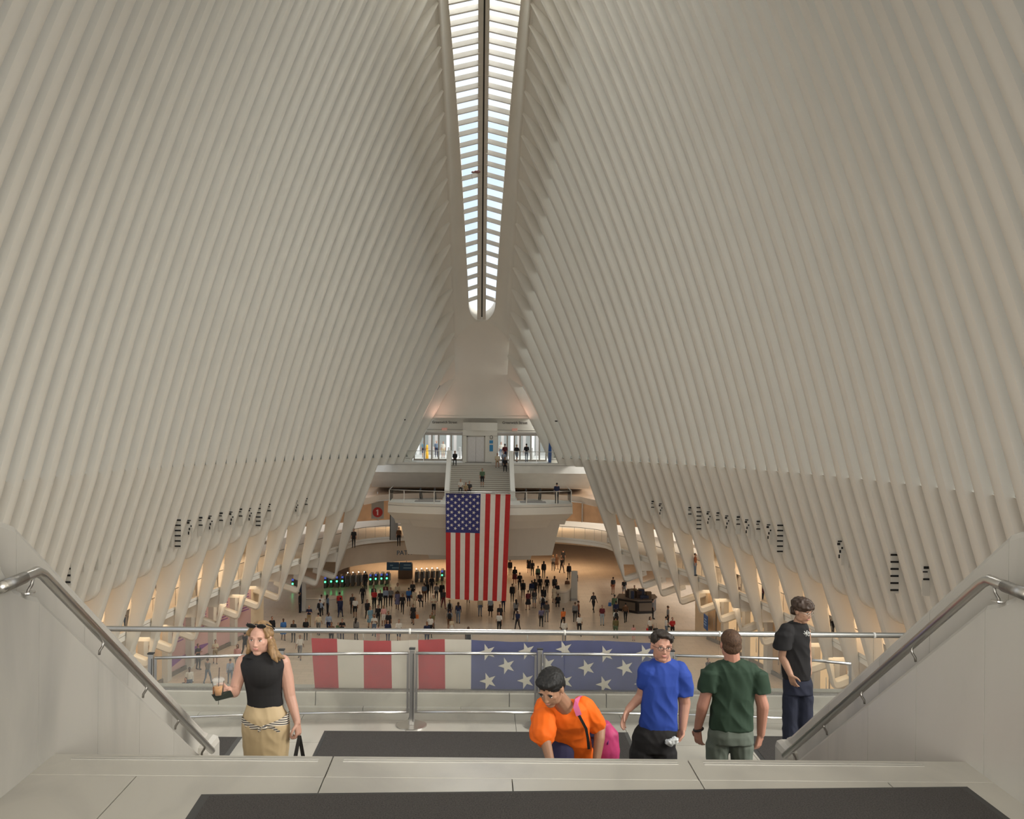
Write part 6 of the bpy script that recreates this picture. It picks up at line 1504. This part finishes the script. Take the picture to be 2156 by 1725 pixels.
sh.C(J(1504, 1415, Yg), J(1497, 1436, Yg), .078, .08); sh.C(J(1583, 1416, Yg), J(1593, 1440, Yg), .078, .08); sh.T([(J(1500, 1411, Yg), .06, .075, 0), (J(1496, 1414, Yg), .075, .085, 0), (J(1491.5, 1435, Yg), .078, .085, 0), (J(1489.5, 1454, Yg), .079, .085, 0)]); sh.T([(J(1589, 1411, Yg), .06, .075, 0), (J(1594, 1416, Yg), .08, .085, 0), (J(1598.5, 1438, Yg), .08, .085, 0), (J(1600, 1457, Yg), .08, .086, 0)])
put('tee_shirt', sh, .0065, mat('forest_green_cotton', (.016, .034, .019), .85), gm, 3, (.013, 6, (1.6, 1, .45)))
tr_ = Prims(); tr_.T([sec(Yg, 1529, 1494.5, 1584.5, .62), sec(Yg, 1545, 1491, 1585.5, .68), sec(Yg, 1562, 1491, 1585, .68)])
ax = [J(1511, 1570, Yg), J(1561, 1570, Yg)]; an = [Vector((ax[0].x - .02, Yg + .02, ZL + .1)), Vector((ax[1].x + .02, Yg - .05, ZL + .1))]
for a, b in zip(ax, an): tr_.chain([(a.x, Yg, a.z), ((a.x + b.x) / 2, Yg, ZL + .5), b], [.098, .078, .065])
put('trousers', tr_, .008, mat('grey_green_trousers', (.085, .10, .08), .8), gm, 2, (.008, 7, (1, 1, 1))); shoes(gm, an, SHOE)
hp = Prims(); R3 = M.to_3x3(); hp.E(M @ Vector((0, -.018, .042)), (.080, .096, .082), 0, R3); hp.E(M @ Vector((0, -.042, -.004)), (.077, .060, .068), 0, R3)
hairmesh('hair', hp, mat('hair_auburn', (.055, .028, .014), .7, noise_amt=.5, nscale=110), gm, .005, .0022, (120, 120, 60))
w = J(1470.5, 1536, Yg + .075); bm = bmesh.new(); tube(bm, [(w.x + .036 * math.cos(t * PI / 8), w.y + .036 * math.sin(t * PI / 8), w.z + .01 * math.cos(t * PI / 8)) for t in range(17)], .010, 8, False); wt = from_bm('wristwatch', bm, mat('watch_strap', (.02, .012, .012), .5)); tag(wt, 'dark watch strap on the left wrist of the man in green', 'watch')

# ---- boy in black
Yk = 9.36; q = J(1676, 1600, Yk); km = root(q.x, Yk, ZL, 'young man in glasses and an oversized black tee standing with a hand in his pocket')
bd = Prims(); hc = J(1688.5, 1287, Yk); M = head(bd, hc, (.62, -.78, -.20), (.10, -.05, 1), 1.0)
bd.C(hc + Vector((-.01, .01, -.06)), J(1680, 1318, Yk + .03), .05, .058)
bd.T([sec(Yk, 1324, 1655, 1698, .6), sec(Yk, 1420, 1655, 1700, .6)])
bd.chain([J(1654, 1332, Yk - .04), J(1647.5, 1384, Yk - .02), J(1664, 1420, Yk - .15)], [.05, .042, .03]); bd.chain([J(1696, 1330, Yk + .1), J(1700, 1380, Yk + .12), J(1703, 1418, Yk + .0)], [.05, .04, .03])
hand(bd, J(1664, 1420, Yk - .15), (.35, .1, -1), (.7, .5, 0), .95, .4, 1, 1); hand(bd, J(1703, 1418, Yk), (-.1, .0, -1), (-.5, .6, 0), .95, .6, 1, -1)
put('body', bd, .0055, [skinm('skin_olive', (.29, .16, .10)), LIP], km, 2, None, True); face_bits(M, km, mat('brow_dark', (.035, .022, .016), .6)); glasses(M, km, mat('glasses_silver', (.35, .3, .25), .25, .8))
sh = Prims(); sh.T([sec(Yk, 1307, 1669, 1691, .9, .03), sec(Yk, 1312, 1659, 1697, .7, .03), sec(Yk, 1319, 1649, 1701.5, .7, .02), sec(Yk, 1333, 1646, 1703, .74), sec(Yk, 1365, 1648, 1704, .74), sec(Yk, 1395, 1646, 1704.5, .74), sec(Yk, 1418, 1646.5, 1705.5, .74), sec(Yk, 1429, 1648, 1705, .74)])
sh.C(J(1657, 1329, Yk - .03), J(1651, 1345, Yk - .05), .078, .085); sh.T([(J(1653, 1328, Yk - .03), .06, .08, 0), (J(1650.5, 1335, Yk - .05), .075, .09, 0), (J(1647.5, 1352, Yk - .06), .08, .09, 0), (J(1646.5, 1366, Yk - .06), .08, .09, 0)])
put('tee_shirt', sh, .007, mat('black_cotton', (.010, .009, .009), .9), km, 3, (.012, 6, (1.3, 1.3, .5)))
tr_ = Prims(); tr_.T([sec(Yk, 1422, 1649, 1705, .7), sec(Yk, 1438, 1649, 1711, .72), sec(Yk, 1460, 1650, 1711.5, .7)])
ax = [J(1664, 1465, Yk), J(1697, 1465, Yk)]; an = [Vector((ax[0].x - .0, Yk - .05, ZL + .1)), Vector((ax[1].x - .03, Yk + .12, ZL + .1))]
for a, b in zip(ax, an): tr_.chain([(a.x, Yk, a.z), ((a.x + b.x) / 2, Yk, ZL + .5), b], [.075 * 215 / 215 * 1.0, .078, .09])
put('jeans', tr_, .009, mat('ink_denim', (.012, .014, .026), .85, noise_amt=.2, nscale=12), km, 2, (.008, 7, (1, 1, .6))); shoes(km, an, SHOE)
hp = Prims(); R3 = M.to_3x3(); hp.E(M @ Vector((0, -.018, .055)), (.098, .106, .080), 0, R3); hp.E(M @ Vector((0, .055, .062)), (.078, .052, .034), 0, R3); hp.E(M @ Vector((-.07, -.02, .02)), (.03, .05, .05), 0, R3); hp.E(M @ Vector((0, -.07, .0)), (.07, .045, .07), 0, R3)
for i in range(26):
    a = R.random() * 2 * PI; e = R.random() * 1.2; hp.E(M @ Vector((math.cos(a) * math.sin(e) * .085, math.sin(a) * math.sin(e) * .095, .05 + math.cos(e) * .07)), (.022, .022, .018), 0, R3)
hairmesh('hair', hp, mat('hair_curly', (.035, .020, .012), .55), km, .0055, .010, (34, 34, 34))
# white chest mark: a few short strokes
c = J(1699, 1334.5, Yk - .255); CH = mat('chest_print', (.55, .54, .5), .7)
for (ax_, az, bx_, bz) in ((-.045, .0, .045, .012), (-.035, .03, .02, -.03), (.0, .04, -.01, -.035), (.02, .03, .03, -.03), (-.03, -.015, .0, .02)):
    local(tube_o('chest_print', [(c.x + ax_ * .75, c.y + .0 - ax_ * .1, c.z + az * .75), (c.x + bx_ * .75, c.y - bx_ * .1, c.z + bz * .75)], .0035, CH, km, 5), km)
if False:
    for o in SC.objects:
        if o.get('label') and nwords(o['label']) > 16: print('LONG', o.name, nwords(o['label']), o['label'])
